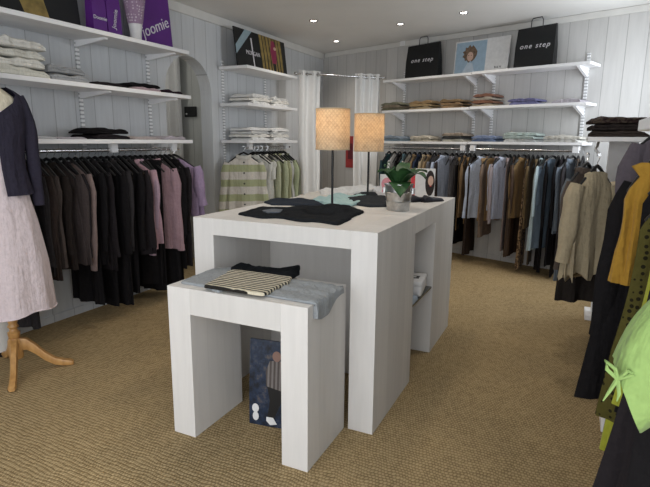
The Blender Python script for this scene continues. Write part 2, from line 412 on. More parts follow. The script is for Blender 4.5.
def garment(p, rz, c, kind='shirt', length=.62, label='', group='', W=.2, T=.045, sleeve=.52, flare=.01, pat=None, c2=None, seed=0, folds=.9, lean=0, category=None, hanger=None, collar=None, jit=1, ruffle=0, sout=None):
    rng = random.Random(seed*7+3)
    rz = rz+rng.uniform(-.10, .22)*jit; length *= 1+rng.uniform(-.10, .12)*jit; W *= 1+rng.uniform(-.12, .03)*jit; lean += rng.uniform(-.03, .03)*jit; sleeve *= 1+rng.uniform(-.08, .14)*jit
    m = cloth(c, pat, c2)
    names = {'tshirt': 'top', 'shirt': 'shirt', 'jacket': 'jacket', 'coat': 'coat', 'top': 'top', 'dress': 'dress', 'trousers': 'trousers', 'skirt': 'skirt', 'blouse': 'blouse', 'cardigan': 'cardigan'}
    e = tag(empty(names[kind], p-Vector((0, 0, .02)), rz), label, names[kind], group)
    if kind == 'trousers':
        for s in (-1, 1):
            bm = nb(); rings = []
            for i in range(12):
                q = i/11; hw = .085-.012*q; r = []
                for k in range(20):
                    a = 2*PI*k/20
                    r.append((s*(.062+.012*q)+math.cos(a)*hw*(1+.05*math.sin(3*a+seed)), math.sin(a)*T*.42*(1+.2*math.sin(4*a+q*3+seed)), -.075-length*q))
                rings.append(r)
            loft(bm, rings); link('trouser_leg', bm, m, e, smooth=True)
        bm = nb(); box(bm, -.15, -T*.45, -.1, .15, T*.45, -.062, .006); link('waistband', bm, m, e)
        return e
    if kind == 'skirt':
        bm = nb(); rings = []
        ph = rng.uniform(0, 6)
        for i in range(12):
            q = i/11; r = []
            for k in range(40):
                a = 2*PI*k/40; f = folds*q*math.sin(7*a+ph)
                r.append((math.cos(a)*(W*.8+flare*q+.01*f), math.sin(a)*T*(.35+.25*q)*(1+.6*f), -.09-length*q))
            rings.append(r)
        loft(bm, rings); link('skirt_body', bm, m, e, smooth=True)
        bm = nb(); box(bm, -W*.81, -T*.4, -.105, W*.81, T*.4, -.07, .005); link('waistband', bm, m, e)
        return e
    bm = nb(); loft(bm, body_rings(W, T, length, flare, folds, seed, .06, lean=lean, ruffle=ruffle)); link('body', bm, m, e, smooth=True)
    if kind != 'dress' or sleeve > 0:
        for s in (-1, 1):
            if sleeve <= 0: break
            bm = nb(); pts = []; rad = []
            dy = rng.uniform(-.03, .01); sp = rng.uniform(-.05, .02) if sout is None else sout; k_ = rng.uniform(-.02, .02)
            for i in range(12):
                q = i/11
                pts.append((s*(W*.86+.02*min(1, q*6)+sp*q+k_*math.sin(q*PI))+lean*q*.6, dy*q+.006*math.sin(5*q+seed), -.135-sleeve*q))
                rad.append((.030+.016*min(1, q*5)-.014*q)*(1+.10*math.sin(q*11+seed))*(1.25 if T > .055 else 1))
            tube(bm, pts, rad, 12, 1.0)
            for v in bm.verts: v.co.y *= min(1, T/.06)
            link('sleeve', bm, m, e, smooth=True)
            if kind == 'shirt' and sleeve > .3:
                bm = nb(); q = pts[-1]; tube(bm, [(q[0], q[1], q[2]+.045), (q[0], q[1], q[2]-.008)], [rad[-1]*1.06]*2, 12)
                for v in bm.verts: v.co.y *= min(1, T/.06)
                link('cuff', bm, m, e, smooth=True)
    if kind in ('shirt', 'cardigan', 'jacket'):
        bm = nb()
        ring = []
        for s, zz in ((1.0, -.05), (1.14, -.052), (1.2, -.075), (1.08, -.09)):
            ring.append([(math.cos(2*PI*k/20)*.07*s, math.sin(2*PI*k/20)*T*.75*s, zz-.012*math.sin(2*PI*k/20)**2) for k in range(20)])
        loft(bm, ring, True, False, False); link('collar', bm, cloth(collar) if collar else m, e, smooth=True)
    if hanger is not False:
        pass
    return e

def rail_set(items, posf, rz0, where, hlabel, ggroup, hgroup, zr):
    """items: (s, kind, desc, colour, dict).  labels name the neighbours."""
    n_ = len(items); used = {}
    for i, (s, kind, desc, c, kw) in enumerate(items):
        kw = dict(kw); rot = kw.pop('rot', 0)
        own = kw.pop('own', None)
        L_ = items[i-1][2] if i else None; R_ = items[i+1][2] if i < n_-1 else None
        if own: lab = own
        elif L_ and R_: lab = f'{desc} {where} between {L_} and {R_}'
        else: lab = f'{desc} {where}, next to {L_ or R_} at the end'
        used[lab] = used.get(lab, 0)+1
        p = posf(s); p.z = zr
        garment(p, rz0+rot, c, kind, label=lab, group=ggroup, seed=i*13+len(ggroup), **kw)
        place_hanger(p, rz0+rot, hlabel, hgroup, kw.get('W', .2))

BLK = (.013, .012, .013); BLK2 = (.022, .019, .021); CHAR = (.035, .032, .034); DKB = (.045, .034, .031)
MAUVE = (.33, .22, .25); TAUPE = (.21, .155, .145); LILAC = (.32, .24, .36); PINK = (.42, .27, .31)
left = []
y = 1.98
seq = [('coat', 'charcoal coat', CHAR, dict(length=.95)), ('jacket', 'black jacket', BLK, {}), ('trousers', 'dark brown trousers', DKB, dict(length=.85)),
       ('top', 'charcoal top', CHAR, {}), ('jacket', 'dark brown jacket', DKB, dict(length=.72)), ('top', 'brown grey top', (.075, .06, .055), dict(length=.7, W=.185)),
       ('jacket', 'brown black jacket', (.03, .024, .022), {}), ('top', 'slate brown top', (.06, .048, .047), dict(length=.66)), ('shirt', 'black shirt', BLK2, dict(length=.6)),
       ('blouse', 'taupe pink blouse', TAUPE, dict(length=.74, W=.21, sleeve=.6)), ('dress', 'black sleeveless dress', BLK, dict(length=.95, sleeve=0, W=.17)),
       ('coat', 'black coat', BLK, dict(length=.75)), ('jacket', 'inky jacket', BLK2, dict(length=.7)), ('trousers', 'black wide trousers', BLK, dict(length=1.05)), ('coat', 'long black coat', BLK, dict(length=1.02)),
       ('jacket', 'soft black jacket', CHAR, {}), ('dress', 'slim black dress', BLK, dict(length=1.04, sleeve=0)), ('coat', 'wide black coat', BLK, dict(length=.72, W=.215)), ('jacket', 'glossless black jacket', BLK2, dict(length=.7, W=.215)),
       ('shirt', 'dusty pink shirt', PINK, dict(length=.66, sleeve=.62, W=.215, rot=.3, jit=0)), ('shirt', 'pale mauve shirt', (.38, .27, .33), dict(length=.64, sleeve=.6, W=.215)),
       ('dress', 'floor length black dress', BLK, dict(length=1.08, sleeve=0, W=.17)), ('trousers', 'pitch black trousers', BLK, dict(length=1.08)), ('shirt', 'mauve shirt', MAUVE, dict(length=.74, sleeve=.68, W=.21, T=.04, rot=.4, jit=0)),
       ('dress', 'black strappy dress', BLK, dict(length=1.05, sleeve=0, W=.2)), ('coat', 'black long sleeved coat', BLK, dict(length=.98, W=.21)), ('trousers', 'black trousers', BLK, dict(length=1.08)),
       ('coat', 'deep black coat', BLK2, dict(length=.9, W=.2)), ('blouse', 'lilac blouse with gathered cuffs', LILAC, dict(length=.5, sleeve=.34, W=.21, T=.07, rot=.62, jit=0, sout=.03))]
step = (3.54-1.99)/(len(seq)-1)
for i, (k, d_, c, kw) in enumerate(seq):
    kw = dict(dict(length=.68, T=.031, sleeve=.54), **kw)
    left.append((1.99+i*step, k, d_, c, kw))
rail_set(left, lambda s: Vector((XL+RXL, s, 0)), 0, 'on left rail', 'black hanger on the near left wall rail', 'clothes on the near left wall rail', 'black hangers on the near left rail', ZR)
# long dark things hanging low below the left rail are the coats and dresses above; far left rail
CRM = (.56, .54, .47); SAGE = (.36, .37, .22); OFFW = (.62, .62, .58)
far = [(4.60, 'cardigan', 'cream and sage striped cardigan', (.64, .60, .54), dict(pat='hstripe', c2=(.40, .42, .25), W=.20, length=.6, sleeve=.56, T=.05, rot=.62, jit=0, sout=.06, collar=(.6, .58, .53), own='cream cardigan with broad sage stripes and dark buttons, frontmost on far left rail')),
       (4.79, 'shirt', 'white shirt', OFFW, dict(rot=.4)), (4.86, 'tshirt', 'off white top', (.6, .6, .55), dict(rot=.4, sleeve=.2)), (4.94, 'shirt', 'ivory blouse', CRM, dict(rot=.4, sleeve=.25)),
       (5.0, 'top', 'pale sage top', (.45, .47, .33), {}), (5.06, 'top', 'white short sleeved top', OFFW, dict(rot=.5, sleeve=.22, W=.22)), (5.13, 'shirt', 'pale green shirt', (.42, .45, .3), {}),
       (5.19, 'top', 'cream top', CRM, {}), (5.25, 'shirt', 'sage shirt', SAGE, {}), (5.31, 'shirt', 'light grey shirt', (.5, .5, .48), {}), (5.37, 'top', 'soft green top', (.38, .42, .27), {}),
       (5.43, 'jacket', 'olive grey jacket', (.17, .18, .13), {})]
far = [(s, k, d_, c, dict(dict(length=.6, T=.033, sleeve=.5), **kw)) for s, k, d_, c, kw in far]
rail_set(far, lambda s: Vector((XL+RXL, s, 0)), 0, 'on far left rail', 'black hanger on the far left wall rail', 'pale clothes on the far left wall rail', 'black hangers on the far left rail', ZR)
card = [o for o in bpy.data.objects if o.name.startswith('cardigan')][0]
for i in range(5):
    bm = nb(); lathe(bm, [(.009, 0), (.009, .004)], 12)
    bmesh.ops.rotate(bm, verts=bm.verts, matrix=Matrix.Rotation(PI/2, 3, 'X'))
    link('button', bm, BLACKP, card, loc=(0, -.046-.004*i, -.13-i*.11))
# back rail : (u of its middle, kind, description, colour, options)
TAN = (.28, .19, .10); BRN = (.17, .105, .05); OLV = (.10, .085, .05); SLT = (.14, .14, .16); BLU = (.40, .45, .56); TEAL = (.03, .06, .07)
bk = [(389, 'shirt', 'dark teal shirt', TEAL, {}), (394.5, 'top', 'white top', (.6, .6, .6), {}), (399.5, 'jacket', 'black jacket', BLK, {}), (404.5, 'shirt', 'teal blue shirt', (.1, .17, .2), {}),
      (409.5, 'tshirt', 'off white top', (.5, .48, .43), {}), (414.5, 'shirt', 'tan shirt', TAN, {}), (419.5, 'jacket', 'navy jacket', (.03, .04, .07), {}), (424.5, 'shirt', 'sand shirt', (.42, .34, .23), {}),
      (429.5, 'shirt', 'light brown shirt', (.33, .23, .13), {}), (434.5, 'top', 'grey top', SLT, {}), (439.5, 'jacket', 'dark brown jacket', DKB, {}), (445, 'shirt', 'light blue shirt', BLU, dict(rot=-.35, sleeve=.5)),
      (452, 'trousers', 'slate grey trousers', SLT, dict(length=.98)), (456.5, 'trousers', 'mid grey trousers', (.16, .155, .165), dict(length=.97)), (461, 'skirt', 'mustard brown skirt', (.26, .165, .07), dict(length=.72)), (463.2, 'dress', 'long black dress', BLK, dict(length=1.05, sleeve=0)),  # long dark dresses here and below are added to darken the gap
      (465.5, 'shirt', 'chestnut shirt', BRN, dict(length=.7)), (469.5, 'skirt', 'caramel skirt', (.23, .14, .06), dict(length=.7)), (474, 'dress', 'dark brown long dress', (.04, .028, .022), dict(length=1.02, sleeve=0)),
      (484, 'shirt', 'pale blue striped shirt', (.52, .58, .70), dict(rot=-.45, length=.66, sleeve=.56, lean=-.03)), (489, 'shirt', 'washed brown shirt', (.2, .14, .1), dict(length=.85)), (493, 'skirt', 'camel skirt', (.3, .19, .09), dict(length=.66, rot=-.35, W=.18)),
      (498, 'shirt', 'grey pink shirt', (.3, .25, .25), dict(length=.6)), (505, 'shirt', 'powder blue shirt', (.52, .56, .68), dict(rot=-.35, length=.7, sleeve=.5)), (510, 'trousers', 'rose grey trousers', (.28, .22, .21), dict(length=1.06)),
      (514.5, 'jacket', 'umber jacket', (.09, .06, .045), dict(length=1.0)), (518.5, 'top', 'chocolate top', (.07, .045, .03), dict(length=1.0)), (524, 'jacket', 'brown corduroy jacket', (.2, .125, .055), dict(length=.66, rot=-.3)),
      (528.5, 'dress', 'long animal print dress', (.3, .2, .11), dict(pat='animal', c2=(.06, .035, .02), length=1.08, sleeve=0, W=.16)), (533, 'coat', 'olive brown coat', (.14, .095, .045), dict(length=.72)),
      (538, 'trousers', 'khaki brown trousers', (.12, .085, .045), dict(length=1.08)), (542.5, 'shirt', 'mint grey shirt', (.34, .41, .42), dict(length=.85, sleeve=.5)), (547, 'jacket', 'near black jacket', BLK, dict(length=1.02)),
      (553, 'dress', 'faded denim dress', (.15, .2, .26), dict(length=.92, sleeve=.4, rot=-.35)), (558.5, 'coat', 'black wool coat', BLK, dict(length=.98)), (563, 'trousers', 'jet trousers', BLK2, dict(length=1.08)),
      (568, 'jacket', 'charcoal jacket', CHAR, dict(length=.9)), (573, 'shirt', 'steel blue shirt', (.16, .19, .23), dict(rot=-.35, length=.7)), (578.5, 'jacket', 'mocha jacket', (.1, .075, .06), dict(length=.7)), (583.5, 'coat', 'soot coat', BLK, dict(length=.9))]
bk = [(back_s(u, 155, RB), k, d_, c, dict(dict(length=.72, T=.027, sleeve=.54, rot=.2), **kw)) for u, k, d_, c, kw in bk]
rail_set(bk, lambda s: back(s, RB, 0), BA+PI/2, 'on back rail', 'black hanger on the back wall rail', 'clothes on the back wall rail', 'black hangers on the back wall rail', ZR)

# ================================================================== RIGHT-HAND RACK
def RX(y): return .20+.075*y
e = tag(empty('display_rack', (0, 0, 0)), 'white rack with end panels and shelves, along the right side', 'rack')
bm = nb(); box(bm, .23, 4.40, .04, .42, 4.44, 1.355, .003); link('end_panel', bm, SHELFW, e)
bm = nb(); box(bm, .19, 4.30, 0, .70, 4.54, .04, .004); link('foot', bm, SHELFW, e)
bm = nb(); box(bm, .075, 3.95, 1.355, XR-.005, 4.46, 1.385, .003); link('shelf_board', bm, SHELFW, e)
bm = nb(); tube(bm, [(RX(1.0), 1.0, 1.30), (RX(4.4), 4.40, 1.30)], .0125, 10); link('bar', bm, CHROME, e, smooth=True)
bm = nb(); tube(bm, [(.15, 4.2, 1.35), (.14, 4.1, 1.31), (.125, 3.9, 1.305), (.125, 3.15, 1.285)], .009, 8); link('front_arm', bm, CHROME, e, smooth=True)
bm = nb(); box(bm, .27, 2.64, .04, .70, 2.68, 1.30, .003); link('end_panel', bm, SHELFW, e)
bm = nb(); box(bm, .235, 2.58, 0, .70, 2.76, .04, .004); link('foot', bm, SHELFW, e)
bm = nb(); box(bm, .125, 1.02, 1.375, XR-.005, 1.38, 1.40, .003); link('shelf_board', bm, SHELFW, e)
bm = nb(); box(bm, .45, 1.03, 0, .70, 1.06, 1.375, .003); link('end_panel', bm, SHELFW, e)
ZRR = 1.30
GRN = (.27, .40, .13); LIME = (.34, .36, .04)
rt = [(4.28, 'coat', 'ink black coat', BLK, dict(length=.95)), (4.0, 'jacket', 'faded black jacket', BLK2, {}), (3.7, 'coat', 'dark coat', BLK, dict(length=.95)), (3.4, 'top', 'dark brown top', DKB, {}),
      (3.1, 'jacket', 'graphite jacket', CHAR, {}), (2.9, 'top', 'black knit top', BLK, {}),
      (2.5, 'coat', 'heavy black coat', BLK, dict(length=.9, x=.40, W=.18)), (2.32, 'top', 'purple grey top with straps', (.10, .085, .10), dict(W=.15, z=1.50, x=.35, jit=0)),
      (2.18, 'jacket', 'aubergine black jacket', (.03, .022, .03), dict(x=.40)),
      (2.02, 'coat', 'long black coat with slanting hem', BLK, dict(length=.86, W=.165, flare=.085, z=1.37, x=.335, sleeve=.55, sout=.035, jit=0)),
      (1.93, 'top', 'mustard orange top', (.36, .20, .03), dict(W=.085, length=.40, sleeve=0, z=1.37, x=.245, jit=0, flare=.0, T=.06)),
      (1.90, 'dress', 'lime yellow dress reaching lowest', LIME, dict(length=.91, sleeve=0, W=.10, flare=.05, x=.335, z=1.27, jit=0)),
      (1.84, 'jacket', 'black fitted jacket', BLK, dict(length=.8, W=.14, x=.345, z=1.37, sleeve=0, flare=.02, jit=0)),
      (1.76, 'dress', 'olive dress with black dots', (.085, .075, .022), dict(pat='dots', c2=(.02, .018, .01), length=.74, sleeve=0, W=.12, flare=.045, x=.318, jit=0)),
      (1.66, 'coat', 'black satin coat', BLK, dict(length=.66, W=.12, x=.35, flare=.04, sleeve=0, jit=0)),
      (1.58, 'dress', 'narrow lime yellow dress', LIME, dict(length=.60, sleeve=0, W=.10, flare=.05, x=.315, jit=0)),
      (1.46, 'jacket', 'matt black jacket', BLK, dict(length=.8, W=.115, x=.355, flare=.05, sleeve=0, jit=0)),
      (1.34, 'dress', 'black crepe dress', BLK2, dict(length=.95, sleeve=0, W=.12, flare=.09, x=.305, z=1.22, jit=0)),
      (1.22, 'skirt', 'long black skirt', BLK, dict(length=.7, W=.2, x=.34, z=.95, jit=0)),
      ]
for i, (yy, k, d_, c, kw) in enumerate(rt):
    kw = dict(dict(length=.68, T=.034, sleeve=.5, W=.19), **kw); rot = kw.pop('rot', 0); x = kw.pop('x', RX(yy)+.03); z = kw.pop('z', ZRR)
    L_ = rt[i-1][2] if i else None; R_ = rt[i+1][2] if i < len(rt)-1 else None
    lab = f'{d_} on right rack, between {L_} and {R_}' if L_ and R_ else (f'{d_} on right rack behind the {R_}' if R_ else f'{d_} on right rack near the front, beside {L_}')
    if len(lab.split()) > 16: lab = f'{d_} hanging on the right rack'
    garment(Vector((x, yy, z)), rot, c, k, label=lab, group='clothes on the right rack', seed=i*17+5, **kw)
    if k != 'skirt': place_hanger(Vector((x, yy, z)), rot, 'black hanger on the right rack', 'black hangers on the right rack', kw.get('W', .2))
for yy, k, d_, c, kw in ((3.55, 'skirt', 'dark brown skirt hanging below and behind the cream blouse', (.026, .022, .02), dict(length=.50, z=.98, rot=.6, W=.19, T=.09, x=.11)),
                         (3.62, 'jacket', 'brown grey jacket hanging just behind the cream blouse', (.10, .078, .065), dict(length=.62, rot=.95, x=.08, W=.17)),
                         (3.78, 'jacket', 'grey blue jacket on the front arm, second behind the cream blouse', (.13, .15, .17), dict(length=.74, rot=1.0, x=.08, W=.18)),
                         (3.3, 'blouse', 'cream crinkled blouse with frilled cuffs, hanging in front of the white rack', (.40, .335, .225), dict(length=.60, sleeve=.44, W=.13, T=.07, rot=.72, flare=.035, ruffle=2.2, x=.125, sout=.035))):
    x = kw.pop('x'); z = kw.pop('z', 1.27); rot = kw.pop('rot')
    garment(Vector((x, yy, z)), rot, c, k, label=d_, group='clothes on the right rack', seed=int(yy*50), jit=0, **kw)
    if k != 'skirt': place_hanger(Vector((x, yy, z)), rot, 'black hanger on the right rack', 'black hangers on the right rack', kw.get('W', .2))
# nearest bright green top with tied sleeve
GX, GY, GZ = .385, 1.0, 1.27
gt = garment(Vector((GX, GY, GZ)), 0, GRN, 'blouse', .32, 'bright green blouse with tied sleeve, nearest on the right rack', 'clothes on the right rack', W=.19, T=.10, sleeve=0, flare=.0, seed=9, jit=0)
place_hanger(Vector((GX, GY, GZ)), 0, 'black hanger on the right rack', 'black hangers on the right rack')
bm = nb(); rr_ = []
for i in range(12):
    q = i/11; cx_ = -.15-.112*q; cz_ = -.125-.21*q; rad_ = .05+.020*math.sin(q*PI*.8)+.006*q
    dx_, dz_ = math.cos(-.4-.75*q), math.sin(-.4-.75*q)
    rr_.append([(cx_+math.cos(2*PI*k/24)*rad_*dx_*(1+.05*math.sin(k*2.5)*q), -.01+math.sin(2*PI*k/24)*rad_*.9, cz_+math.cos(2*PI*k/24)*rad_*dz_) for k in range(24)])
loft(bm, rr_); link('sleeve', bm, cloth(GRN), gt, smooth=True)
bm = nb()
bx_, by_, bz_ = -.284, -.06, -.29
tube(bm, [(bx_, by_, bz_), (bx_-.018, by_-.01, bz_+.018), (bx_-.022, by_-.01, bz_+.032), (bx_-.006, by_-.006, bz_+.02), (bx_, by_, bz_)], .0035, 6)
tube(bm, [(bx_, by_, bz_), (bx_+.012, by_-.01, bz_+.022), (bx_+.022, by_-.01, bz_+.018), (bx_, by_, bz_)], .0035, 6)
tube(bm, [(bx_, by_, bz_), (bx_-.01, by_-.008, bz_-.02), (bx_-.018, by_-.008, bz_-.04)], [.004, .003, .001], 6)
tube(bm, [(bx_, by_, bz_), (bx_+.004, by_-.008, bz_-.022), (bx_+.002, by_-.008, bz_-.036)], [.004, .003, .001], 6)
link('bow', bm, cloth(GRN), gt, smooth=True)

# ================================================================== NESTED TABLES
def frame_table(name, label, x0, y0, x1, y1, h, t_, tt, axis, t2=None):
    e = tag(empty(name, ((x0+x1)/2, (y0+y1)/2, 0)), label, 'display table', 'nested white timber display tables')
    cx, cy = (x0+x1)/2, (y0+y1)/2; X, Y = (x1-x0)/2, (y1-y0)/2
    bm = nb(); xi, yi = (X-t_, Y) if axis == 'x' else (X, Y)
    box(bm, -xi, -Y if axis == 'x' else -Y+t_, h-tt, xi, Y if axis == 'x' else Y-(t2 or t_), h, .001); link('top', bm, TABLE, e)
    if axis == 'x':
        for a, b_ in ((-X, -X+t_), (X-t_, X)):
            bm = nb(); box(bm, a, -Y, 0, b_, Y, h, .001); link('side_panel', bm, TABLEF, e)
    else:
        bm = nb(); box(bm, -X, -Y, 0, X, -Y+t_, h, .001); link('side_panel', bm, TABLEF, e)
        bm = nb(); box(bm, -X, Y-(t2 or t_), 0, X, Y, h, .001); link('side_panel', bm, TABLEF, e)
    return e
AX, AY, AW, AD, AH, AT = -1.578, 1.6971, .703, .3785, .7118, .1224
BX, BY, BW, BH, BY1, BY3 = -1.733, 2.0653+.012, 1.0014, .9586, 2.6235, 3.6927
frame_table('display_table', 'lowest whitewashed timber frame table, in front with printed bag beneath', AX, AY, AX+AW, AY+AD, AH, AT, .118, 'x')
frame_table('display_table', 'tall whitewashed frame table spanning behind the low table', BX, BY, BX+BW, BY1-.001, BH, .1234, .0837, 'x')
tb = frame_table('display_table', 'tall whitewashed table at the back, its side open with a shelf', BX, BY1+.001, BX+BW, BY3, BH, .06, .0998, 'y', .5492)
sh = nb(); box(sh, -BW/2+.35, -(BY3-BY1)/2+.061, .435, BW/2-.006, (BY3-BY1)/2-.5502, .445)
link('inner_shelf', sh, plain('smoked_shelf', (.05, .055, .05), .2, .5), tb)

# ================================================================== TABLE-TOP THINGS
def sheet(name, px, z, h, mat, label, cat, group=None, mounds=(), seed=0, folds=1.0, wob=.004, pts=None, nseg=90, R=14, world=None):
    """cloth lying flat: plan outline (closed), thickness h"""
    P_ = world or [on_z(u, v, z) for u, v in px]
    P_ = [Vector((p[0], p[1])) for p in P_]
    # resample
    tot = sum((P_[(i+1) % len(P_)]-P_[i]).length for i in range(len(P_))); out = []
    for i in range(len(P_)):
        a, b_ = P_[i], P_[(i+1) % len(P_)]; k = max(1, round(nseg*(b_-a).length/tot))
        for j in range(k): out.append(a.lerp(b_, j/k))
    c = sum(out, Vector((0, 0)))/len(out); bm = nb(); rings = []
    sm = [(out[i-1]+out[i]*2+out[(i+1) % len(out)])/4 for i in range(len(out))]
    for s in [1.0, 1.0, .985, .95]+[.95*(1-k/R) for k in range(1, R)]:
        r = []
        for i, q in enumerate(sm):
            nz = noise.noise((q.x*30, q.y*30, seed))
            p = c+(q-c)*s*(1+wob*8*nz)
            r.append([p.x, p.y, s])
        rings.append(r)
    vr = []
    for k, r in enumerate(rings):
        row = []
        for x, y, s in r:
            e_ = 0 if k == 0 else (.55 if k == 1 else (.9 if k == 2 else 1))
            zz = h*e_*(1+.5*folds*noise.noise((x*14, y*9, seed+3)) + .35*folds*abs(noise.noise((x*30, y*12, seed+9))))
            if k > 0:
                for mx, my, mr, mh in mounds: zz += mh*math.exp(-((x-mx)**2+(y-my)**2)/mr**2)*min(1, (1-s)*5+.1)
            row.append(Vector((x-c.x, y-c.y, max(0, zz))))
        vr.append(row)
    loft(bm, vr, True, True, False)
    top = vr[-1]; bm.verts.ensure_lookup_table()
    cv = bm.verts.new(sum(top, Vector())/len(top)); last = list(bm.verts)[-len(top)-1:-1]
    for i in range(len(last)): bm.faces.new((last[i], last[(i+1) % len(last)], cv))
    o = link(name, bm, mat, loc=(c.x, c.y, z+.0008), smooth=True)
    return tag(o, label, cat, group)
L1 = on_z(332, 213.5, BH).to_2d(); L2 = on_z(367.5, 202.5, BH).to_2d()
def z_at(p, v):
    best = min(range(600, 2400), key=lambda k: abs(243.5-FPX*(Vector((p.x, p.y, k/1000-H)).dot(U2))/(Vector((p.x, p.y, k/1000-H)).dot(Fv))-v)); return best/1000
def dep(p): return Vector((p.x, p.y, 0)).dot(Fv)
BLKC = cloth((.018, .02, .023)); NAVY = cloth((.03, .034, .045))
sheet('folded_garment', [(237, 215), (250, 212), (262, 208.5), (283, 209.5), (300, 207), (318, 208), (331, 206.5), (350, 207), (355, 210.5), (365, 213), (354, 217), (349, 221), (338, 226), (318, 222.5), (300, 222.5), (280, 218.5), (262, 219)], BH, .013, BLKC,
      'black garment spread along the front of the tall table', 'garment', seed=1, mounds=[(L1.x, L1.y, .10, .04)])
sheet('folded_garment', [(262, 211.2), (272, 209.8), (283, 210.5), (280, 213), (268, 213.5)], BH+.014, .005, cloth((.11, .125, .15)), 'grey blue fabric lying on the front black garment', 'garment', seed=2)
sheet('folded_garment', [(264, 203), (275, 199.5), (300, 200), (336, 202.5), (338, 206), (300, 206), (272, 205.5)], BH, .012, cloth((.035, .042, .055)), 'slim navy garment on tall table behind the black one', 'garment', seed=3)
sheet('folded_garment', [(312, 201), (336, 196), (366, 198), (372, 202), (350, 206.5), (326, 206)], BH+.004, .016, cloth((.34, .50, .51)), 'pale aqua garment bunched at the foot of the left lamp', 'garment', seed=4, folds=1.6)
sheet('folded_garment', [(345, 200), (362, 193.5), (376, 194), (389, 199.5), (388, 207), (370, 207.5), (352, 205)], BH+.001, .014, cloth((.035, .038, .043)), 'charcoal garment draped around foot of the right lamp', 'garment', seed=5, mounds=[(L2.x, L2.y, .12, .03)])
sheet('folded_garment', [(318, 192.5), (345, 189), (372, 187), (376, 191), (352, 195), (322, 197)], BH+.001, .02, cloth((.66, .66, .65)), 'white garment folded at the back left of the tall table', 'garment', seed=6, folds=1.6)
sheet('folded_garment', [(372, 190), (384, 187), (392, 189), (392, 197), (378, 198)], BH+.001, .02, cloth((.62, .62, .63)), 'white garment beside the plant bucket', 'garment', seed=7, folds=1.5)
sheet('folded_garment', [(296, 198), (312, 193), (330, 192), (334, 197), (316, 201)], BH+.001, .01, cloth((.60, .58, .54)), 'off white garment at the far left table edge', 'garment', seed=8, folds=1.6)
# lamps
def rattan():
    m, t, b = nt('woven_rattan', .75, .2)
    v = coord(t)
    s = N(t, 'ShaderNodeSeparateXYZ'); t.links.new(v, s.inputs[0])
    an = math_(t, 'MULTIPLY', math_(t, 'ARCTAN2', s.outputs[1], s.outputs[0]), 14.0)
    zz = math_(t, 'MULTIPLY', s.outputs[2], 135.0)
    a = math_(t, 'ABSOLUTE', math_(t, 'SINE', math_(t, 'ADD', an, zz))); b2 = math_(t, 'ABSOLUTE', math_(t, 'SINE', math_(t, 'SUBTRACT', an, zz)))
    f = math_(t, 'ADD', math_(t, 'MULTIPLY', math_(t, 'MINIMUM', a, b2), .28), noise_(t, v, 45, 4, .7))
    c = ramp(t, f, [(.15, (.46, .33, .20)), (.8, (.82, .69, .50))])
    t.links.new(c, b.inputs['Base Color']); bump(t, b, f, .4, .003)
    tr = N(t, 'ShaderNodeBsdfTranslucent'); t.links.new(c, tr.inputs[0])
    mx = N(t, 'ShaderNodeMixShader'); mx.inputs[0].default_value = .42
    t.links.new(b.outputs[0], mx.inputs[1]); t.links.new(tr.outputs[0], mx.inputs[2])
    t.links.new(mx.outputs[0], t.nodes['Material Output'].inputs[0]); return m
RAT = rattan()
def lamp(p, z0, z1, r, label):
    e = tag(empty('table_lamp', (p.x, p.y, BH+.001)), label, 'lamp', 'rattan table lamps')
    bm = nb(); lathe(bm, [(.06, 0), (.06, .006), (.012, .012), (.008, .02)], 28); link('base', bm, STEELB, e, smooth=True)
    bm = nb(); tube(bm, [(0, 0, .01), (0, 0, z0-BH+.09)], .0065, 10); link('pole', bm, STEELB, e, smooth=True)
    bm = nb(); a, b_ = z0-BH, z1-BH
    lathe(bm, [(r-.003, a), (r, a), (r, (a+b_)/2), (r, b_), (r-.003, b_), (r-.003, (a+b_)/2), (r-.003, a)], 48, cap0=False, cap1=False); sh_ = link('shade', bm, RAT, e, smooth=True)
    for za, zb in ((a-.001, a+.006), (b_-.006, b_+.001)):
        bm = nb(); lathe(bm, [(r+.001, za), (r+.001, zb)], 48, cap0=False, cap1=False)
        link('shade_rim', bm, plain('rim_straw', (.55, .42, .27)), sh_, smooth=True)
    bm = nb(); tube(bm, [(-r+.002, 0, a+.03), (r-.002, 0, a+.03)], .002, 6); tube(bm, [(0, -r+.002, a+.03), (0, r-.002, a+.03)], .002, 6); link('shade_holder', bm, STEELB, e)
    bm = nb(); lathe(bm, [(.01, a+.05), (.014, a+.08), (.028, a+.115), (.024, a+.14), (.004, a+.152)], 18); link('bulb', bm, emis('warm_bulb_%d' % int(z0*1000), (1, .8, .55), 12), e, smooth=True)
    l = bpy.data.lights.new('lamp_light', 'POINT'); l.energy = .85; l.color = (1, .82, .62); l.shadow_soft_size = .03
    lo = bpy.data.objects.new('lamp_light', l); COL.objects.link(lo); lo.parent = e; lo.location = (0, 0, a+.16)
lamp(L1, z_at(L1, 150), z_at(L1, 109), 17*dep(L1)/FPX, 'left rattan drum lamp on thin black pole, nearer the camera')
lamp(L2, z_at(L2, 151.5), z_at(L2, 114), 15*dep(L2)/FPX, 'right rattan drum lamp on thin black pole, behind the other')
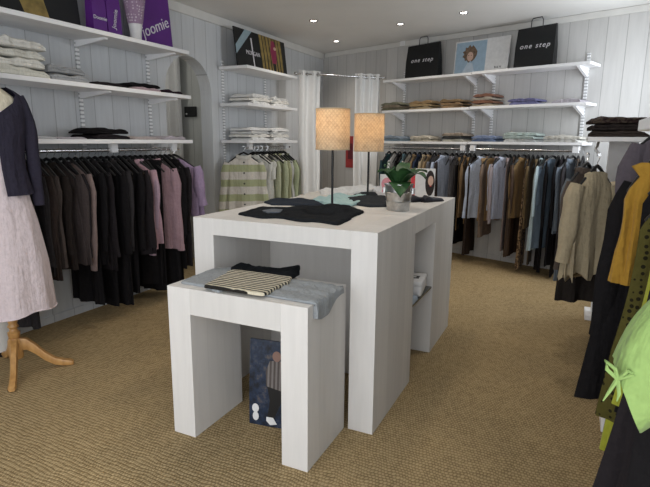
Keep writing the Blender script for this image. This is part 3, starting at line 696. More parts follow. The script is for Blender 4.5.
# plant in bucket
pc = on_z(398, 210, BH+.001)
e = tag(empty('potted_plant', pc), 'green leafy plant in a galvanised bucket on the tall table', 'plant')
GALV, t, b = nt('galvanised_steel', .32, .5); b.inputs['Metallic'].default_value = 1
t.links.new(ramp(t, noise_(t, coord(t), 22, 4, .7), [(.3, (.38, .38, .38)), (.7, (.72, .72, .71))]), b.inputs['Base Color'])
bm = nb(); lathe(bm, [(.055, 0), (.06, 0), (.061, .004), (.0665, .048), (.069, .05), (.0665, .052), (.073, .098), (.0755, .1), (.0735, .102), (.077, .138), (.081, .141), (.081, .145), (.077, .145), (.073, .141), (.058, .008), (.01, .006)], 40); link('bucket', bm, GALV, e, smooth=True)
for s in (-1, 1):
    bm = nb(); box(bm, s*.081-.006, -.012, .09, s*.081+.006, .012, .125, .003); link('bucket_ear', bm, GALV, e)
bm = nb(); lathe(bm, [(.071, .12), (.05, .126), (.01, .128)], 24); link('soil', bm, plain('soil', (.03, .022, .015), .9), e)
LEAF = plain('leaf_green', (.03, .085, .028), .45, .4, 0, .35, 25)
rng = random.Random(4)
leafs = [(200, .13, .08, .10, .0), (155, .15, .09, .10, .0), (-15, .19, .10, .11, -.04), (-68, .13, .12, .07, -.10), (35, .18, .09, .10, .0), (-110, .10, .07, .10, .0),
         (90, .14, .08, .12, .02), (-40, .15, .10, .13, -.03)]
for ang, ln_, wd, rise, tip in leafs:
    a = math.radians(ang); bm = nb(); rows = []
    for i in range(11):
        q = i/10; r = .012+ln_*.82*q; zc = .13+rise*math.sin(q*PI*.62)*1.0+tip*q*q-.02*q; wv = wd*.5*math.sin(PI*min(1, q*.93+.07))**.8
        rows.append([Vector((math.cos(a)*r-math.sin(a)*wv*k, math.sin(a)*r+math.cos(a)*wv*k, zc+.012*abs(k)*q)) for k in (-1, -.5, 0, .5, 1)])
    back_ = [[v-Vector((0, 0, .0012)) for v in reversed(r)] for r in rows]
    loft(bm, [r+b_ for r, b_ in zip(rows, back_)])
    link('leaf', bm, LEAF, e, smooth=True)
for sx, sy, hh in ((-.09, .05, .13), (-.05, .03, .1)):
    bm = nb(); tube(bm, [(0, 0, .125), (sx*.5, sy*.5, .125+hh*.6), (sx, sy, .125+hh)], [.003, .0025, .002], 6)
    for k in range(5):
        c_ = Vector((sx, sy, .125+hh))+Vector((rng.uniform(-.012, .012), rng.uniform(-.012, .012), rng.uniform(-.03, .012)))
        bmesh.ops.create_icosphere(bm, subdivisions=1, radius=.006, matrix=Matrix.Translation(c_))
    link('flower_stem', bm, LEAF, e, smooth=True)
e.scale = (1.04, 1.04, 1.04)
# display card with portrait
def card_thing(name, label, cat, loc, rz, w_, h_, d_, cm, tilt=0):
    e = tag(empty(name, loc, rz), label, cat); e.rotation_euler = (tilt, 0, rz)
    bm = nb(); box(bm, -w_/2, -d_/2, 0, w_/2, d_/2, h_, .0015); link('board', bm, cm, e); return e
PW = plain('white_card', (.72, .72, .72), .5); RED = plain('red_print', (.62, .06, .07), .5); SKIN = plain('skin_print', (.62, .42, .33), .5); HAIR = plain('hair_print', (.03, .022, .02), .5)
def patch(parent, name, poly, d_, mat, th=.0015):                  # poly in (x,z) on the -Y face
    bm = nb(); loft(bm, [[(x, -d_-th, z) for x, z in poly], [(x, -d_, z) for x, z in poly]]); return link(name, bm, mat, parent)
def oval(cx, cz, rx, rz_, n=18): return [(cx+rx*math.cos(2*PI*i/n), cz+rz_*math.sin(2*PI*i/n)) for i in range(n)]
e = card_thing('display_card', 'white display card with red edge and dark haired portrait behind the bucket', 'display card', (-.945, 3.60, BH+.001), math.radians(24), .17, .20, .012, PW)
patch(e, 'red_strip', [(-.085, 0), (-.055, 0), (-.055, .20), (-.085, .20)], .006, RED)
patch(e, 'portrait_hair', oval(.05, .098, .033, .09), .006, HAIR)
patch(e, 'portrait_face', oval(.054, .115, .019, .035), .0076, SKIN)
patch(e, 'portrait_lips', oval(.054, .077, .006, .003, 10), .0092, RED)
e = card_thing('display_card', 'white display card with pink red print between the lamp and plant', 'display card', (-1.18, 3.62, BH+.001), math.radians(24), .17, .15, .012, PW)
for cx, cz, rx, rz_ in ((-.04, .08, .035, .045), (-.01, .04, .04, .025), (-.05, .03, .02, .02), (-.02, .11, .02, .02)):
    patch(e, 'pink_print', oval(cx, cz, rx, rz_), .006+cx*.004+.0005, plain('pink_print', (.7, .3, .34), .6))
# pair of dark shoes
for k, lab in ((0, 'dark shoe right of the plant bucket, left of its pair'), (1, 'dark shoe right of the plant bucket, right of its pair')):
    e = tag(empty('shoe', (-.885+k*.075, 3.33+k*.03, BH+.001), math.radians(60)), lab, 'shoe', 'dark shoes on the tall table')
    bm = nb(); loft(bm, [[(x_, math.copysign(w_, s_), 0) if False else (x_, s_*w_, zz) for s_, zz in ((-1, 0), (1, 0), (1, hh*.6), (.5, hh), (-.5, hh), (-1, hh*.6))] for x_, w_, hh in ((-.09, .02, .03), (-.07, .027, .045), (-.02, .025, .03), (.03, .03, .026), (.07, .026, .02), (.09, .012, .012))])
    link('upper', bm, plain('dark_leather', (.02, .02, .028), .4), e, smooth=True)
    bm = nb(); loft(bm, [[(x_, -w_, 0), (x_, w_, 0), (x_, w_, .006), (x_, -w_, .006)] for x_, w_ in ((-.093, .02), (-.07, .029), (0, .026), (.05, .032), (.092, .014))]); link('sole', bm, BLACKP, e)
# white box & blue cloth on inner shelf
e = tag(empty('shoe_box', (-.83, 2.97, .4458), math.radians(8)), 'white rounded box with black square label on the inner shelf', 'box')
bm = nb(); box(bm, -.085, -.11, 0, .085, .11, .075, .018); link('box_base', bm, PW, e, smooth=True)
bm = nb(); box(bm, -.088, -.113, .068, .088, .113, .095, .009); lid = link('lid', bm, PW, e, smooth=True)
bm = nb(); box(bm, .0, -.035, .0951, .055, .025, .0965); link('label', bm, BLACKP, lid)
bm = nb(); box(bm, .018, -.018, .0966, .038, .008, .0972); link('print', bm, PW, lid)
sheet('folded_garment', None, .4458, .028, cloth((.42, .5, .6)), 'pale blue garment bunched before the white box, inner shelf', 'garment', seed=12, folds=1.6, world=[(-.92, 2.70), (-.742, 2.695), (-.74, 2.83), (-.80, 2.845), (-.92, 2.84)])
# low table things
ZL = AH
GREY = cloth((.30, .32, .335)); 
sheet('folded_garment', [(180, 283.5), (212, 270.5), (232, 268.5), (262, 273), (250, 284), (218, 293), (204, 287.5)], ZL, .010, GREY, 'grey garment laid flat on the left of the low table', 'garment', seed=21, folds=.6)
ST = cloth((.66, .60, .46), 'ystripe', (.02, .018, .016), key='striped_knit')
e = tag(empty('striped_top', (0, 0, 0)), 'cream and black striped top folded on the low table', 'top')
P_ = [on_z(u, v, ZL+.012) for u, v in ((204, 288), (232, 271.5), (292, 279), (290, 283), (264, 296.5), (236, 292.5))]
c_ = sum(P_, Vector())/6
st = sheet('striped_front', None, ZL+.011, .014, ST, '', '', seed=22, folds=.35, world=P_)
del st['label']; del st['category']
st.parent = e
bl = sheet('black_back', [(231, 271), (240, 265.5), (262, 270.5), (288, 271), (299.5, 268.5), (300, 275), (292, 279.5), (262, 277), (240, 274.5)], ZL+.006, .016, BLKC, '', '', seed=23, folds=1.2)
del bl['label']; del bl['category']; bl.parent = e
# grey scarf draped over the right edge
bm = nb(); rows = []
xe = AX+AW+.004
for j in range(15):
    q = j/14; yy = AY+.045+q*.27; r = []
    for i in range(26):
        s = i/25*(.30+.03*math.sin(q*5))
        flat_ = .235+.02*math.sin(q*3)
        x = xe-flat_+s
        nz = .006*noise.noise((s*25, yy*20, 5))+.004*math.sin(yy*60+s*10)
        if s < flat_: co = (x, yy-.03*(1-s/flat_)*(q-.3), ZL+.012+nz)
        else: co = (xe+.010+nz*.6+.006*math.sin(min(1, (s-flat_)*30)), yy, ZL+.012-(s-flat_)*1.05)
        r.append(Vector(co))
    rows.append(r)
def thick(bm, rows, off):
    fr = rows; bk_ = [[v+off for v in r] for r in rows]
    loft(bm, [a+list(reversed(b_)) for a, b_ in zip(fr, bk_)])
bk_rows = []
for r in rows:
    bk_rows.append(list(reversed([Vector((min(v.x, xe-.002) if v.z < ZL+.004 else v.x, v.y, v.z if v.z < ZL+.004 else ZL+.002)) for v in r])))
bm = nb(); loft(bm, [a+b_ for a, b_ in zip(rows, bk_rows)])
tag(link('scarf', bm, GREY, smooth=True), 'grey scarf draped over right edge of the low table', 'scarf')
# printed bag under the low table
e = tag(empty('carrier_bag', (-1.17, 1.975, .0), math.radians(8)), 'blue picture printed carrier bag standing under the low table', 'bag')
bm = nb()
loft(bm, [[(-.14, -.045, .001), (.14, -.045, .001), (.14, .045, .001), (-.14, .045, .001)], [(-.145, -.03, .18), (.145, -.03, .18), (.145, .03, .18), (-.145, .03, .18)],
          [(-.145, -.004, .42), (.145, -.004, .42), (.145, .004, .42), (-.145, .004, .42)]])
BAGM, t, b = nt('shaded_blue_print', .35, .4)  # print colours darkened to carry the shade under the table
v = coord(t, (1, 1, 1)); t.links.new(ramp(t, noise_(t, v, 22, 5, .7), [(.35, (.008, .010, .015)), (.55, (.02, .035, .07)), (.72, (.12, .10, .09))]), b.inputs['Base Color'])
link('bag_body', bm, BAGM, e)
def bpatch(name, poly, mat, lift):
    bm = nb()
    def q(x, z, th): y = -.045+.015*min(z, .18)/.18+(.026*(max(z, .18)-.18)/.24); return (x, y-.001-th, z)
    loft(bm, [[q(x, z, lift+.001) for x, z in poly], [q(x, z, lift) for x, z in poly]]); return link(name, bm, mat, e)
bpatch('printed_jacket', [(-.055, .2), (.03, .185), (.05, .26), (.03, .33), (-.04, .325), (-.06, .27)], cloth((.1, .085, .08), 'vstripe', (.2, .18, .17)), .001)
bpatch('printed_head', oval(-.005, .35, .022, .025), plain('shaded_skin_print', (.25, .15, .12), .5), .003)
bpatch('printed_trousers', [(-.05, .2), (.035, .185), (.02, .12), (-.01, .05), (-.045, .05), (-.035, .13)], BLACKP, .0006)
bpatch('printed_shoe', [(-.05, .05), (-.015, .05), (.005, .02), (-.03, .012), (-.05, .03)], PW, .003)
bpatch('printed_shoe', [(.06, .14), (.085, .15), (.10, .12), (.075, .115)], PW, .003)
bpatch('printed_dog', oval(-.108, .085, .018, .022, 12), PW, .002)
bpatch('printed_dog', oval(-.106, .045, .016, .022, 12), PW, .002)

# ================================================================== MANNEQUIN
MX, MY = -2.85, 1.795
ang = math.atan2(.85, .53)*0+math.radians(58)                      # local -Y faces the camera
e = tag(empty('mannequin', (MX, MY, 0), ang), 'cream dressmaking mannequin on turned wooden tripod stand at far left', 'mannequin')
WOODM, t, b = nt('varnished_pine', .35, .5)
t.links.new(ramp(t, noise_(t, coord(t, (6, 6, 1)), 6, 4), [(.3, (.40, .20, .065)), (.7, (.58, .33, .12))]), b.inputs['Base Color'])
def ell(z, rx, ry, n=36, cy=0, fold=0, ph=0, kf=9):
    return [((rx+fold*math.sin(kf*2*PI*i/n+ph))*math.cos(2*PI*i/n), cy+(ry+fold*math.sin(kf*2*PI*i/n+ph+.6))*math.sin(2*PI*i/n), z) for i in range(n)]
bm = nb()
loft(bm, [ell(z, a, b_) for z, a, b_ in ((.72, .09, .08), (.76, .14, .11), (.88, .15, .115), (1.0, .135, .10), (1.12, .112, .09), (1.24, .125, .10), (1.36, .142, .112), (1.46, .152, .10), (1.52, .155, .08), (1.56, .13, .07), (1.585, .10, .066), (1.61, .068, .056), (1.64, .053, .05), (1.71, .05, .05), (1.765, .052, .052), (1.78, .03, .03))])
link('torso', bm, cloth((.66, .60, .47)), e, smooth=True)
bm = nb(); lathe(bm, [(.018, .2), (.03, .21), (.034, .24), (.022, .25), (.02, .262), (.03, .275), (.022, .29), (.034, .33), (.026, .38), (.016, .40), (.016, .74)], 24); link('turned_pole', bm, WOODM, e, smooth=True)
bm = nb(); lathe(bm, [(.02, .075), (.036, .08), (.04, .1), (.038, .19), (.03, .205), (.015, .207)], 24); link('hub', bm, WOODM, e, smooth=True)
LAB = [math.radians(43)-ang, math.radians(-40)-ang, math.radians(-40+200)-ang]
for a in LAB:
    bm = nb(); rr = []
    for r, z, hh, ww in ((.025, .165, .055, .017), (.06, .163, .05, .016), (.105, .125, .045, .015), (.15, .075, .038, .014), (.20, .038, .032, .014), (.25, .022, .026, .015), (.285, .018, .022, .016), (.30, .014, .014, .012)):
        c_ = Vector((math.cos(a)*r, math.sin(a)*r, 0)); s_ = Vector((-math.sin(a), math.cos(a), 0))*ww
        hh *= 1.35; z0 = max(.001, z-hh/2); s_ = s_*1.35
        rr.append([(c_-s_*.7)+Vector((0, 0, z0)), (c_+s_*.7)+Vector((0, 0, z0)), (c_+s_)+Vector((0, 0, z)), (c_+s_*.7)+Vector((0, 0, z+hh/2)), (c_-s_*.7)+Vector((0, 0, z+hh/2)), (c_-s_)+Vector((0, 0, z))])
    loft(bm, rr); link('leg', bm, WOODM, e, smooth=True)
# dress
DRS = cloth((.66, .57, .59), key='pale_pink_linen')
e = tag(empty('dress', (MX, MY, 0), ang), 'pale pink sleeveless linen dress worn by the mannequin', 'dress')
bm = nb()
prof = [(1.52, .12, .078), (1.48, .15, .095), (1.42, .160, .115), (1.34, .158, .125), (1.24, .142, .115), (1.12, .135, .11), (1.0, .158, .13), (.90, .178, .145), (.78, .195, .155), (.65, .212, .168), (.54, .218, .172), (.44, .224, .176), (.375, .227, .178)]
rings = [ell(z, a, b_, 48, 0, .010*min(1, max(0, (1.0-z))/.6), .7+z) for z, a, b_ in prof]
rings[-1] = [(x, y, z+.012*math.sin(i*.5)) for i, (x, y, z) in enumerate(rings[-1])]
inner = [[(x*.985, y*.985, z) for x, y, z in r] for r in reversed(rings)]
loft(bm, rings+inner, True, False, False); link('dress_body', bm, DRS, e, smooth=True)
bm = nb(); tube(bm, [(x*1.003, y*1.003, z) for x, y, z in rings[-1]+[rings[-1][0]]], .004, 6); link('hem', bm, DRS, e, smooth=True)
# cardigan
CRD = cloth((.036, .033, .05), key='navy_knit')
e = tag(empty('cardigan', (MX, MY, 0), ang), 'navy cropped cardigan worn open over the pale pink dress', 'cardigan')
cp = [(1.615, .095, .07), (1.598, .128, .08), (1.575, .158, .092), (1.53, .172, .115), (1.46, .175, .138), (1.38, .168, .143), (1.28, .153, .13), (1.18, .15, .125), (1.10, .165, .136), (1.04, .178, .148)]
bm = nb(); rows = []
for z, a, b_ in cp:
    q = (1.625-z)/.6; gap = 1.25*max(0, 1-q*3.6)**.8+.10+.16*q
    row = []
    for i in range(41):
        th = -PI/2+gap+(2*PI-2*gap)*i/40
        row.append(Vector((a*math.cos(th), b_*math.sin(th), z)))
    rows.append(row)
loft(bm, [r+[v*1 - Vector((v.x*.035, v.y*.035, 0)) for v in reversed(r)] for r in rows]); link('cardigan_body', bm, CRD, e, smooth=True)
for s in (-1, 1):
    bm = nb(); pts = []; rad = []
    for i in range(14):
        q = i/13; pts.append((s*(.142+.036*min(1, q*4)+.02*q), .02*q, 1.57-.60*q)); rad.append(.032+.010*math.sin(min(1, q*4)*PI/2)-.014*q+.002*math.sin(q*22))
    tube(bm, pts, rad, 16); link('sleeve', bm, CRD, e, smooth=True)
bm = nb(); tube(bm, [(-.008, -.14, 1.47), (.004, -.15, 1.465)], .008, 10); link('button', bm, BLACKP, e, smooth=True)

# small round white bin at the left edge
e = tag(empty('waste_bin', (*on_z(1, 352).to_2d(), 0)), 'white round bin on dark base behind the mannequin stand', 'bin')
bm = nb(); lathe(bm, [(.095, .03), (.10, .05), (.115, .27), (.118, .28), (.11, .28), (.09, .06)], 28); link('bin_body', bm, CREAM, e, smooth=True)
bm = nb(); lathe(bm, [(.09, 0), (.097, .03)], 28); link('bin_base', bm, BLACKP, e)

# ================================================================== FOLDED STACKS
def folded(name, w_, d_, h_, mat, seed):
    rng = random.Random(seed); bm = nb(); rows = []
    m = 14
    for i in range(m+1):
        q = i/m; x = -w_/2+w_*q; e_ = 1-.55*(abs(q*2-1)**8)
        hh = h_*e_*(1+.35*noise.noise((x*14, seed, 0))); dd = d_*(1+.09*noise.noise((x*18, seed, 4)))
        r = []
        for y_, z_ in ((-.5, .12), (-.5, .40), (-.485, .49), (-.5, .58), (-.5, .86), (-.47, 1), (-.3, 1.03), (-.1, 1.0), (.15, 1.03), (.35, 1.0), (.48, .95), (.5, .5), (.48, .0), (.2, 0), (-.2, 0), (-.47, 0)):
            nz = noise.noise((x*11, y_*4, seed))*.4 if z_ > .8 else 0
            r.append((x, y_*dd, (z_+nz)*hh))
        rows.append(r)
    loft(bm, rows)
    return link(name, bm, mat, smooth=True)
def pile(base, rz, specs, noun, where, group, w_=.26, d_=.24, h_=.03):
    z = base.z+.0008; n_ = len(specs)
    for i, (cn, c) in enumerate(specs):
        o = folded('folded_%s' % {'tshirt': 'clothes'}.get(noun, noun), w_*(1+.06*math.sin(i*3.7+base.y)), d_, h_, cloth(c), i*7+base.x*31+base.y*17)
        o.location = (base.x+.006*math.sin(i*5.1), base.y+.006*math.cos(i*3.3), z); o.rotation_euler = (0, 0, rz+.05*math.sin(i*2.9+base.x*9))
        pos = '' if n_ == 1 else (', topmost of its pile' if i == n_-1 else (', bottom of its pile' if i == 0 else f', {["", "second", "third", "fourth", "fifth"][i]} up in its pile'))
        tag(o, f'{cn} folded {"top" if noun == "tshirt" else noun} {where}{pos}', 'folded garment', group)
        z += h_*1.08
def LP(y, z, off=.19): return Vector((XL+off, y, z))
W_ = ('cream', (.66, .65, .58)); 
g = 'folded clothes on the near left shelves'
y0 = on_x(22, 60, XL+.19).y; 
pile(LP(2.09, HM), PI/2, [W_, ('ivory', (.68, .67, .62)), ('off-white', (.64, .63, .57)), ('pale cream', (.62, .61, .57))], 'jumper', 'on middle near left shelf', g, .48, .29, .05)
pile(LP(2.50, HM), PI/2, [('grey', (.34, .35, .36)), ('mid grey', (.28, .29, .30))], 'jumper', 'right of the cream pile', g, .28, .27, .045)
pile(LP(2.84, HM), PI/2, [('black', BLK2)], 'tshirt', 'right of the grey pile on middle shelf', g, .33, .26, .026)
pile(LP(3.20, HM), PI/2, [('dusty pink', (.45, .34, .37)), ('black', BLK)], 'tshirt', 'on middle near left shelf, second from end', g, .30, .26, .026)
pile(LP(3.48, HM), PI/2, [('dark plum', (.03, .018, .026))], 'tshirt', 'at arch end of the middle shelf', g, .27, .26, .026)
pile(LP(2.20, HL), PI/2, [('white', (.6, .6, .62))], 'tshirt', 'on lowest near left shelf behind mannequin', g, .3, .26, .014)
pile(LP(2.48, HL), PI/2, [('pale lilac', (.45, .42, .46))], 'tshirt', 'on lowest shelf left of black jumper', g, .22, .26, .012)
pile(LP(2.83, HL), PI/2, [('black', BLK2), ('matt black', BLK)], 'jumper', 'on lowest near left shelf', g, .31, .26, .036)
pile(LP(3.18, HL), PI/2, [('beige pink', (.46, .40, .39))], 'tshirt', 'on lowest shelf right of black jumpers', g, .28, .26, .02)
pile(LP(3.49, HL), PI/2, [('lilac grey', (.44, .40, .44))], 'tshirt', 'at arch end of the lowest shelf', g, .27, .26, .024)
g = 'folded clothes on the far left shelves'
for nm_, z, yy in (('middle', HM, 4.86), ('middle', HM, 5.28), ('lowest', HL, 4.84), ('lowest', HL, 5.28)):
    sp = [('white', (.82, .82, .81)), ('ivory', (.8, .78, .73)), ('pale grey', (.70, .70, .69))]
    if nm_ == 'lowest': sp.append(('bright white', (.86, .86, .85)))
    pile(LP(yy, z), PI/2, sp, 'shirt', f'on {nm_} far left shelf, {"arch" if yy < 5 else "curtain"} side', g, .37, .27, .031)
g = 'folded clothes on the back shelves'
def BP(u, v, z): s = back_s(u, v, .16); p = back(s, .16, z); return p
bps = [(397, HM, 103, [('olive', (.16, .15, .1)), ('taupe', (.22, .18, .13)), ('sage', (.2, .2, .14))], 'at the curtain end, middle shelf', .3),
       (426, HM, 103, [('sand', (.36, .28, .17)), ('tan', (.32, .23, .12)), ('caramel', (.28, .19, .1))], 'second pile, middle back shelf', .3),
       (457, HM, 102, [('light brown', (.3, .2, .11)), ('tawny', (.26, .17, .09)), ('hazel', (.22, .15, .08))], 'third pile, middle back shelf', .27),
       (488, HM, 102, [('beige', (.42, .35, .26)), ('rust', (.22, .11, .07)), ('stone', (.36, .32, .27)), ('russet', (.2, .1, .07))], 'beside the joint, middle back shelf', .25),
       (528, HM, 100, [('periwinkle', (.2, .2, .36)), ('violet blue', (.16, .16, .3))], 'middle back shelf below right paper bag', .3),
       (571, HM, 99, [('pale lilac', (.45, .42, .46))], 'right end of middle back shelf', .28),
       (397, HL, 137, [('sea blue', (.2, .27, .32)), ('grey blue', (.25, .3, .36))], 'at the curtain end, lowest shelf', .28),
       (426, HL, 137, [('oatmeal', (.46, .42, .34)), ('ecru', (.5, .46, .38))], 'second pile, lowest back shelf', .28),
       (458, HL, 137, [('cream', (.55, .52, .44)), ('black trimmed', (.05, .05, .05)), ('brown grey', (.3, .25, .2))], 'third pile, lowest back shelf', .26),
       (489, HL, 137, [('denim blue', (.15, .2, .32)), ('blue', (.2, .25, .38))], 'beside the joint, lowest back shelf', .28),
       (524, HL, 137, [('white', (.55, .55, .54)), ('mint grey', (.38, .45, .43)), ('pale green', (.42, .5, .47))], 'lowest back shelf below the right bag', .34),
       (566, HL, 137, [('chalk white', (.58, .57, .54)), ('soft white', (.55, .53, .48))], 'right end of lowest back shelf', .34)]
for u, z, v, sp, wh, w_ in bps:
    pile(BP(u, v, z+(.004 if u > 472 else 0)), BA, sp, 'tshirt', wh, g, w_, .25, .030)
for k, (cn, c) in enumerate([('dark brown', (.04, .032, .028)), ('brown black', (.028, .023, .022)), ('speckled brown', (.07, .055, .045))]):
    o = folded('folded_scarf', .36, .3, .042, cloth(c, 'animal' if k == 2 else None, (.03, .02, .02)), k+50); o.location = (.26, 4.2, 1.386+.045*k); o.rotation_euler = (0, 0, .08*k)
    tag(o, f'{cn} knit folded on the right rack shelf, {["bottom", "middle", "top"][k]} one', 'folded garment', 'dark knits on the right rack shelf')
o = folded('folded_scarf', .26, .24, .05, cloth((.33, .34, .13)), 71); o.location = (.27, 1.2, 1.401)
tag(o, 'olive green knit folded on the nearest right rack shelf', 'folded garment')

# ================================================================== TOP SHELF DISPLAY
# left, black and gold poster
def lean_board(name, label, cat, y0, y1, h, x, tilt, mat, z=HT, d_=.015):
    e = empty(name, (x, (y0+y1)/2, z+.0015)); e.rotation_euler = (-tilt, 0, PI/2)
    tag(e, label, cat); w_ = y1-y0
    bm = nb(); box(bm, -w_/2, -d_/2, 0, w_/2, d_/2, h, .0015); link('board', bm, mat, e); return e, w_
GOLD = plain('gold_print', (.30, .215, .07), .5, .3, 0, .4, 12); BLKB = plain('black_print', (.012, .013, .014), .5)
e, w_ = lean_board('poster', 'black poster with golden drapery at left end of top shelf', 'poster', 1.75, 2.76, .42, XL+.16, .1, BLKB)
for k in range(5):
    x = -.45+k*.07; patch(e, 'gold_drapery', [(x, 0), (x+.035, 0), (x+.05, .2), (x+.04, .42), (x, .42), (x+.01, .2)], .0075, GOLD)
patch(e, 'gold_drapery', [(.10, 0), (.27, 0), (.22, .2), (.13, .3), (.06, .12)], .0075, GOLD)
PURP = plain('purple_print', (.115, .025, .22), .45, .3, 0, .1, 6); WP = plain('white_print', (.72, .70, .74), .5)
for k, (yy, wd, lab) in enumerate(((2.865, .12, 'purple carrier bag nearer the black and gold poster'), (3.0, .13, 'purple carrier bag beside the stocking leg form'))):
    e = tag(empty('carrier_bag', (XL+.20, yy, HT+.001), PI/2), lab, 'bag', 'purple bags on the top left shelf')
    bm = nb(); hw = wd/2
    loft(bm, [[(-hw, -.04, 0), (hw, -.04, 0), (hw, .04, 0), (-hw, .04, 0)], [(-hw, -.034, .2), (hw, -.034, .2), (hw-.0, .034, .2), (-hw, .034, .2)], [(-hw+.01, -.02, .4), (hw-.01, -.02, .4), (hw-.01, .02, .4), (-hw+.01, .02, .4)]])
    link('bag_body', bm, PURP, e)
    if k == 0: text_mesh('lettering', 'Doomie', .036, WP, e, (0, -.042, .11), (PI/2, 0, 0))
    else:
        text_mesh('lettering', 'Joomie', .05, WP, e, (0, -.042, .13), (PI/2, -PI/2+.2, 0))
# stocking leg form
e = tag(empty('leg_form', (XL+.24, 3.20, HT+.001), 0), 'white display leg form wearing a lilac lace stocking top', 'display form')
bm = nb(); lathe(bm, [(.035, 0), (.04, .01), (.045, .08), (.055, .16), (.062, .2), (.06, .21)], 24); link('form', bm, PW, e, smooth=True)
bm = nb(); loft(bm, [[(r*math.cos(2*PI*i/28)*(1+.04*math.sin(i*3)), r*math.sin(2*PI*i/28)*(1+.04*math.sin(i*3)), z) for i in range(28)] for r, z in ((.054, .13), (.06, .16), (.066, .2), (.075, .26), (.085, .33), (.08, .34))])
LACE = cloth((.33, .23, .33), 'dots', (.6, .52, .6), key='lilac_lace'); link('stocking', bm, LACE, e, smooth=True)
e, w_ = lean_board('sign_board', 'purple sign board with slanted white lettering at shelf end', 'sign', 3.27, 3.69, .46, XL+.17, .08, PURP)
text_mesh('lettering', 'joomie', .125, WP, e, (.02, -.009, .17), (PI/2, -.42, 0), shear=.1)
# far left poster
e, w_ = lean_board('poster', 'black and gold poster with pale blue band, over far left shelves', 'poster', 4.63, 5.66, .40, XL+.19, .12, BLKB)
def nb_patch(nm, poly, mat, lift=0): return patch(e, nm, poly, .0075+lift, mat)
nb_patch('blue_band', [(-w_/2, .22), (-w_/2, .13), (-w_/2+.33, .4), (-w_/2+.2, .4)], plain('pale_blue_print', (.30, .40, .45), .5))
nb_patch('white_line', [(-.2, 0), (-.185, 0), (-.2, .33), (-.225, .33)], WP)
text_mesh('lettering', 'MORGAN', .062, WP, e, (-.2, -.0095, .17), (PI/2, 0, 0))
for k in range(7):
    x = -.02+k*.068; nb_patch('gold_drapery', [(x, 0), (x+.04, 0), (x+.038, .2), (x+.02, .4), (x-.03, .4), (x-.012, .2)], GOLD, .0003)
MAG = plain('magenta_print', (.30, .03, .09), .5)
nb_patch('magenta_figure', [(.19, .12), (.28, .12), (.30, .25), (.27, .37), (.2, .37), (.17, .25)], MAG, .001)
nb_patch('figure_legs', [(.21, 0), (.26, 0), (.27, .12), (.2, .12)], BLKB, .001)
nb_patch('figure_arm', oval(.27, .29, .028, .018), SKIN, .0022)
# paper bags on back shelf
def paper_bag(u0, u1, v, label, h=.39):
    s0, s1 = back_s(u0, v, .15), back_s(u1, v, .15); wd = (s1-s0)*.94; c_ = back((s0+s1)/2, .16, HT+(.005 if u0 > 472 else .001))
    e = tag(empty('paper_bag', c_, BA), label, 'bag', 'black lettered paper bags on the back shelf')
    hw = wd/2; bm = nb()
    loft(bm, [[(-hw, -.055, 0), (hw, -.055, 0), (hw, .055, 0), (-hw, .055, 0)], [(-hw*1.0, -.04, h*.5), (hw, -.04, h*.5), (hw*.97, .0, h*.5), (hw, .04, h*.5), (-hw, .04, h*.5), (-hw*.97, 0, h*.5)][:1]+[(hw, -.04, h*.5), (hw, .04, h*.5), (-hw, .04, h*.5)],
              [(-hw*.97, -.012, h*.97), (hw*.97, -.012, h), (hw*.97, .012, h), (-hw*.97, .012, h*.97)]])
    link('bag_body', bm, BLKB, e)
    bm = nb(); tube(bm, [(-.06, -.015, h*.9), (-.058, -.014, h+.05), (-.045, -.013, h+.075), (.045, -.013, h+.078), (.058, -.014, h+.05), (.06, -.015, h*.9)], .004, 6); link('handle', bm, BLKB, e, smooth=True)
    o = text_mesh('lettering', 'one step', .07, WP, e, (0, -.0415, h*.52), (PI/2-.10, 0, 0), shear=.3, sp=1.25)
    return e
paper_bag(407, 441, 74, 'left black paper bag lettered one step, beside the curtain')
paper_bag(515, 556, 65, 'right black paper bag lettered one step, on back shelf', .40)
# open picture book / poster
s0, s1 = back_s(453, 71, .15), back_s(507, 68, .15); c_ = back((s0+s1)/2, .14, HT+.006)
e = tag(empty('poster', c_, BA), 'pale blue and white poster with fur hat portrait on back shelf', 'poster'); e.rotation_euler = (-.1, 0, BA)
w_ = s1-s0
bm = nb(); box(bm, -w_/2, -.0075, 0, w_/2, .0075, .36, .001); link('board', bm, PW, e)
patch(e, 'blue_field', [(-w_/2+.015, .012), (.06, .012), (.06, .345), (-w_/2+.015, .345)], .0075, plain('sky_print', (.34, .46, .57), .5))
cx = -w_/4+.03
patch(e, 'fur_hat', [(cx+(.085+.014*math.sin(i*2.7))*math.cos(2*PI*i/22), .215+(.085+.014*math.cos(i*3.1))*math.sin(2*PI*i/22)) for i in range(22)], .0092, plain('fur_print', (.17, .115, .08), .7, .2, 0, .4, 40))
patch(e, 'portrait_face', oval(cx+.005, .185, .038, .05), .0108, SKIN)
for dx in (-.012, .02): patch(e, 'portrait_eye', oval(cx+dx, .197, .006, .004, 8), .0124, HAIR)
patch(e, 'portrait_collar', [(cx-.08, .012), (cx+.07, .012), (cx+.04, .11), (cx-.02, .12)], .0092, plain('sky_print2', (.5, .58, .66), .5))
text_mesh('lettering', 'B & N', .03, BLKB, e, (w_/4+.05, -.0085, .045), (PI/2, 0, 0))
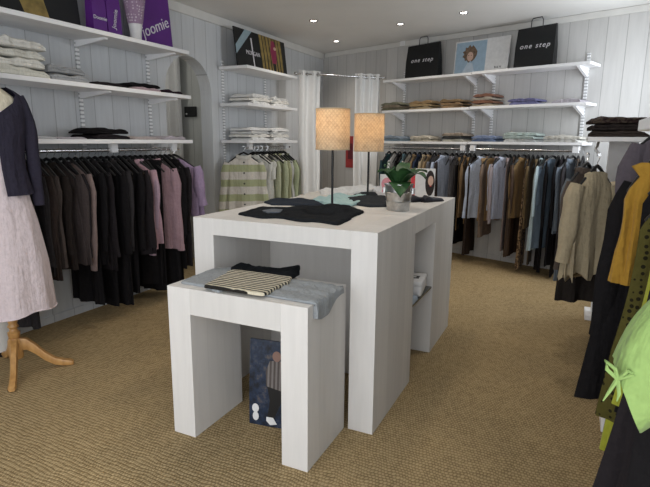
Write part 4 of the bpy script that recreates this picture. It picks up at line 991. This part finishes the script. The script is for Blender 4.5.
# wall socket box, thermostat
e = tag(link('sensor_box', box(nb(), -.035, -.03, -.04, .035, -.001, .04, .005), SHELFW, loc=back(back_s(403.5, 43, 0), 0, on_back(403.5, 43).z), rz=BA), 'small white box high on the back wall beside paper bag', 'sensor')
e = tag(empty('thermostat', (XL-.42, 4.619, 1.64), 0), 'small black box on the passage wall seen through the arch', 'thermostat')
bm = nb(); box(bm, -.075, -.03, -.055, .075, 0, .055, .004); link('casing', bm, BLACKP, e)
bm = nb(); box(bm, -.055, -.0315, -.03, -.035, -.0301, -.015); link('button', bm, PW, e)

# ================================================================== CURTAINS
CUR = plain('white_curtain_linen', (.80, .80, .79), .85, .1, 0, .02, 20)
ra = on_x(299, 71, -3.03); ra.z = 2.12; rb = on_back(381, 77, .26); rb.z = 2.12
rd = (rb-ra); rl = rd.length; ra_ = math.atan2(rd.y, rd.x)
e = tag(empty('curtain_rod', (ra.x, ra.y, 0), ra_), 'chrome curtain rod across the room corner', 'curtain rod')
bm = nb(); tube(bm, [(-.05, 0, 2.12), (rl+.05, 0, 2.12)], .011, 10); link('rod', bm, CHROME, e, smooth=True)
for s in (-.04, rl+.04):
    bm = nb(); bmesh.ops.create_uvsphere(bm, u_segments=14, v_segments=10, radius=.02, matrix=Matrix.Translation((s, 0, 2.12))); link('finial', bm, CHROME, e, smooth=True)
def curtain(s0, s1, label, nf, seed):
    e = tag(empty('curtain', (ra.x, ra.y, 0), ra_), label, 'curtain', 'white eyelet curtains of the corner cubicle')
    rows = []
    for j in range(12):
        z = 2.16-(2.15)*j/11; r = []
        for i in range(nf*10+1):
            q = i/(nf*10); r.append(Vector((s0+(s1-s0)*q+.006*math.sin(j+i*.1), (.035+.01*j/11)*math.sin(q*nf*2*PI+seed)*.8, z)))
        rows.append(r)
    bm = nb(); loft(bm, [r+[v+Vector((0, .004, 0)) for v in reversed(r)] for r in rows]); link('panel', bm, CUR, e, smooth=True)
    for k in range(nf*2):
        s = s0+(s1-s0)*(k+.5)/(nf*2)
        bm = nb(); bmesh.ops.create_circle(bm, segments=8, radius=.004)
        bm.free(); bm = nb(); pts = [(0, .024*math.cos(a*PI/6), .024*math.sin(a*PI/6)) for a in range(13)]; tube(bm, pts, .005, 5); link('eyelet', bm, CHROME, e, loc=(s, 0, 2.12), smooth=True)
    return e
curtain(.0, .27, 'left white eyelet curtain, beside the far left shelves', 2, 2.6)
curtain(rl-.34, rl, 'right white eyelet curtain, beside the back shelves', 3, 1.2)
# red poster in cubicle on the back wall
e = tag(empty('poster', on_back(351, 152), BA), 'small red poster inside the corner cubicle', 'poster')
bm = nb(); box(bm, -.09, -.012, -.22, .09, -.001, .22, .001); link('board', bm, plain('red_poster', (.40, .05, .05), .5, .3, 0, .2, 10), e)
patch(e, 'dark_print', [(-.05, -.1), (.05, -.1), (.04, .12), (-.04, .12)], .012, plain('dark_red', (.15, .03, .04)))
# grey curtain in passage
e = tag(empty('curtain', (XL-1.1, 4.55, 0), 0), 'pale curtain in the passage, seen at left through the arch', 'curtain')
rows = []
for j in range(10):
    z = 2.3-2.28*j/9; rows.append([Vector((.0+.60*i/50, .03*math.sin(i/50*10*PI), z)) for i in range(51)])
bm = nb(); loft(bm, [r+[v+Vector((0, .004, 0)) for v in reversed(r)] for r in rows]); link('panel', bm, CUR, e, smooth=True)
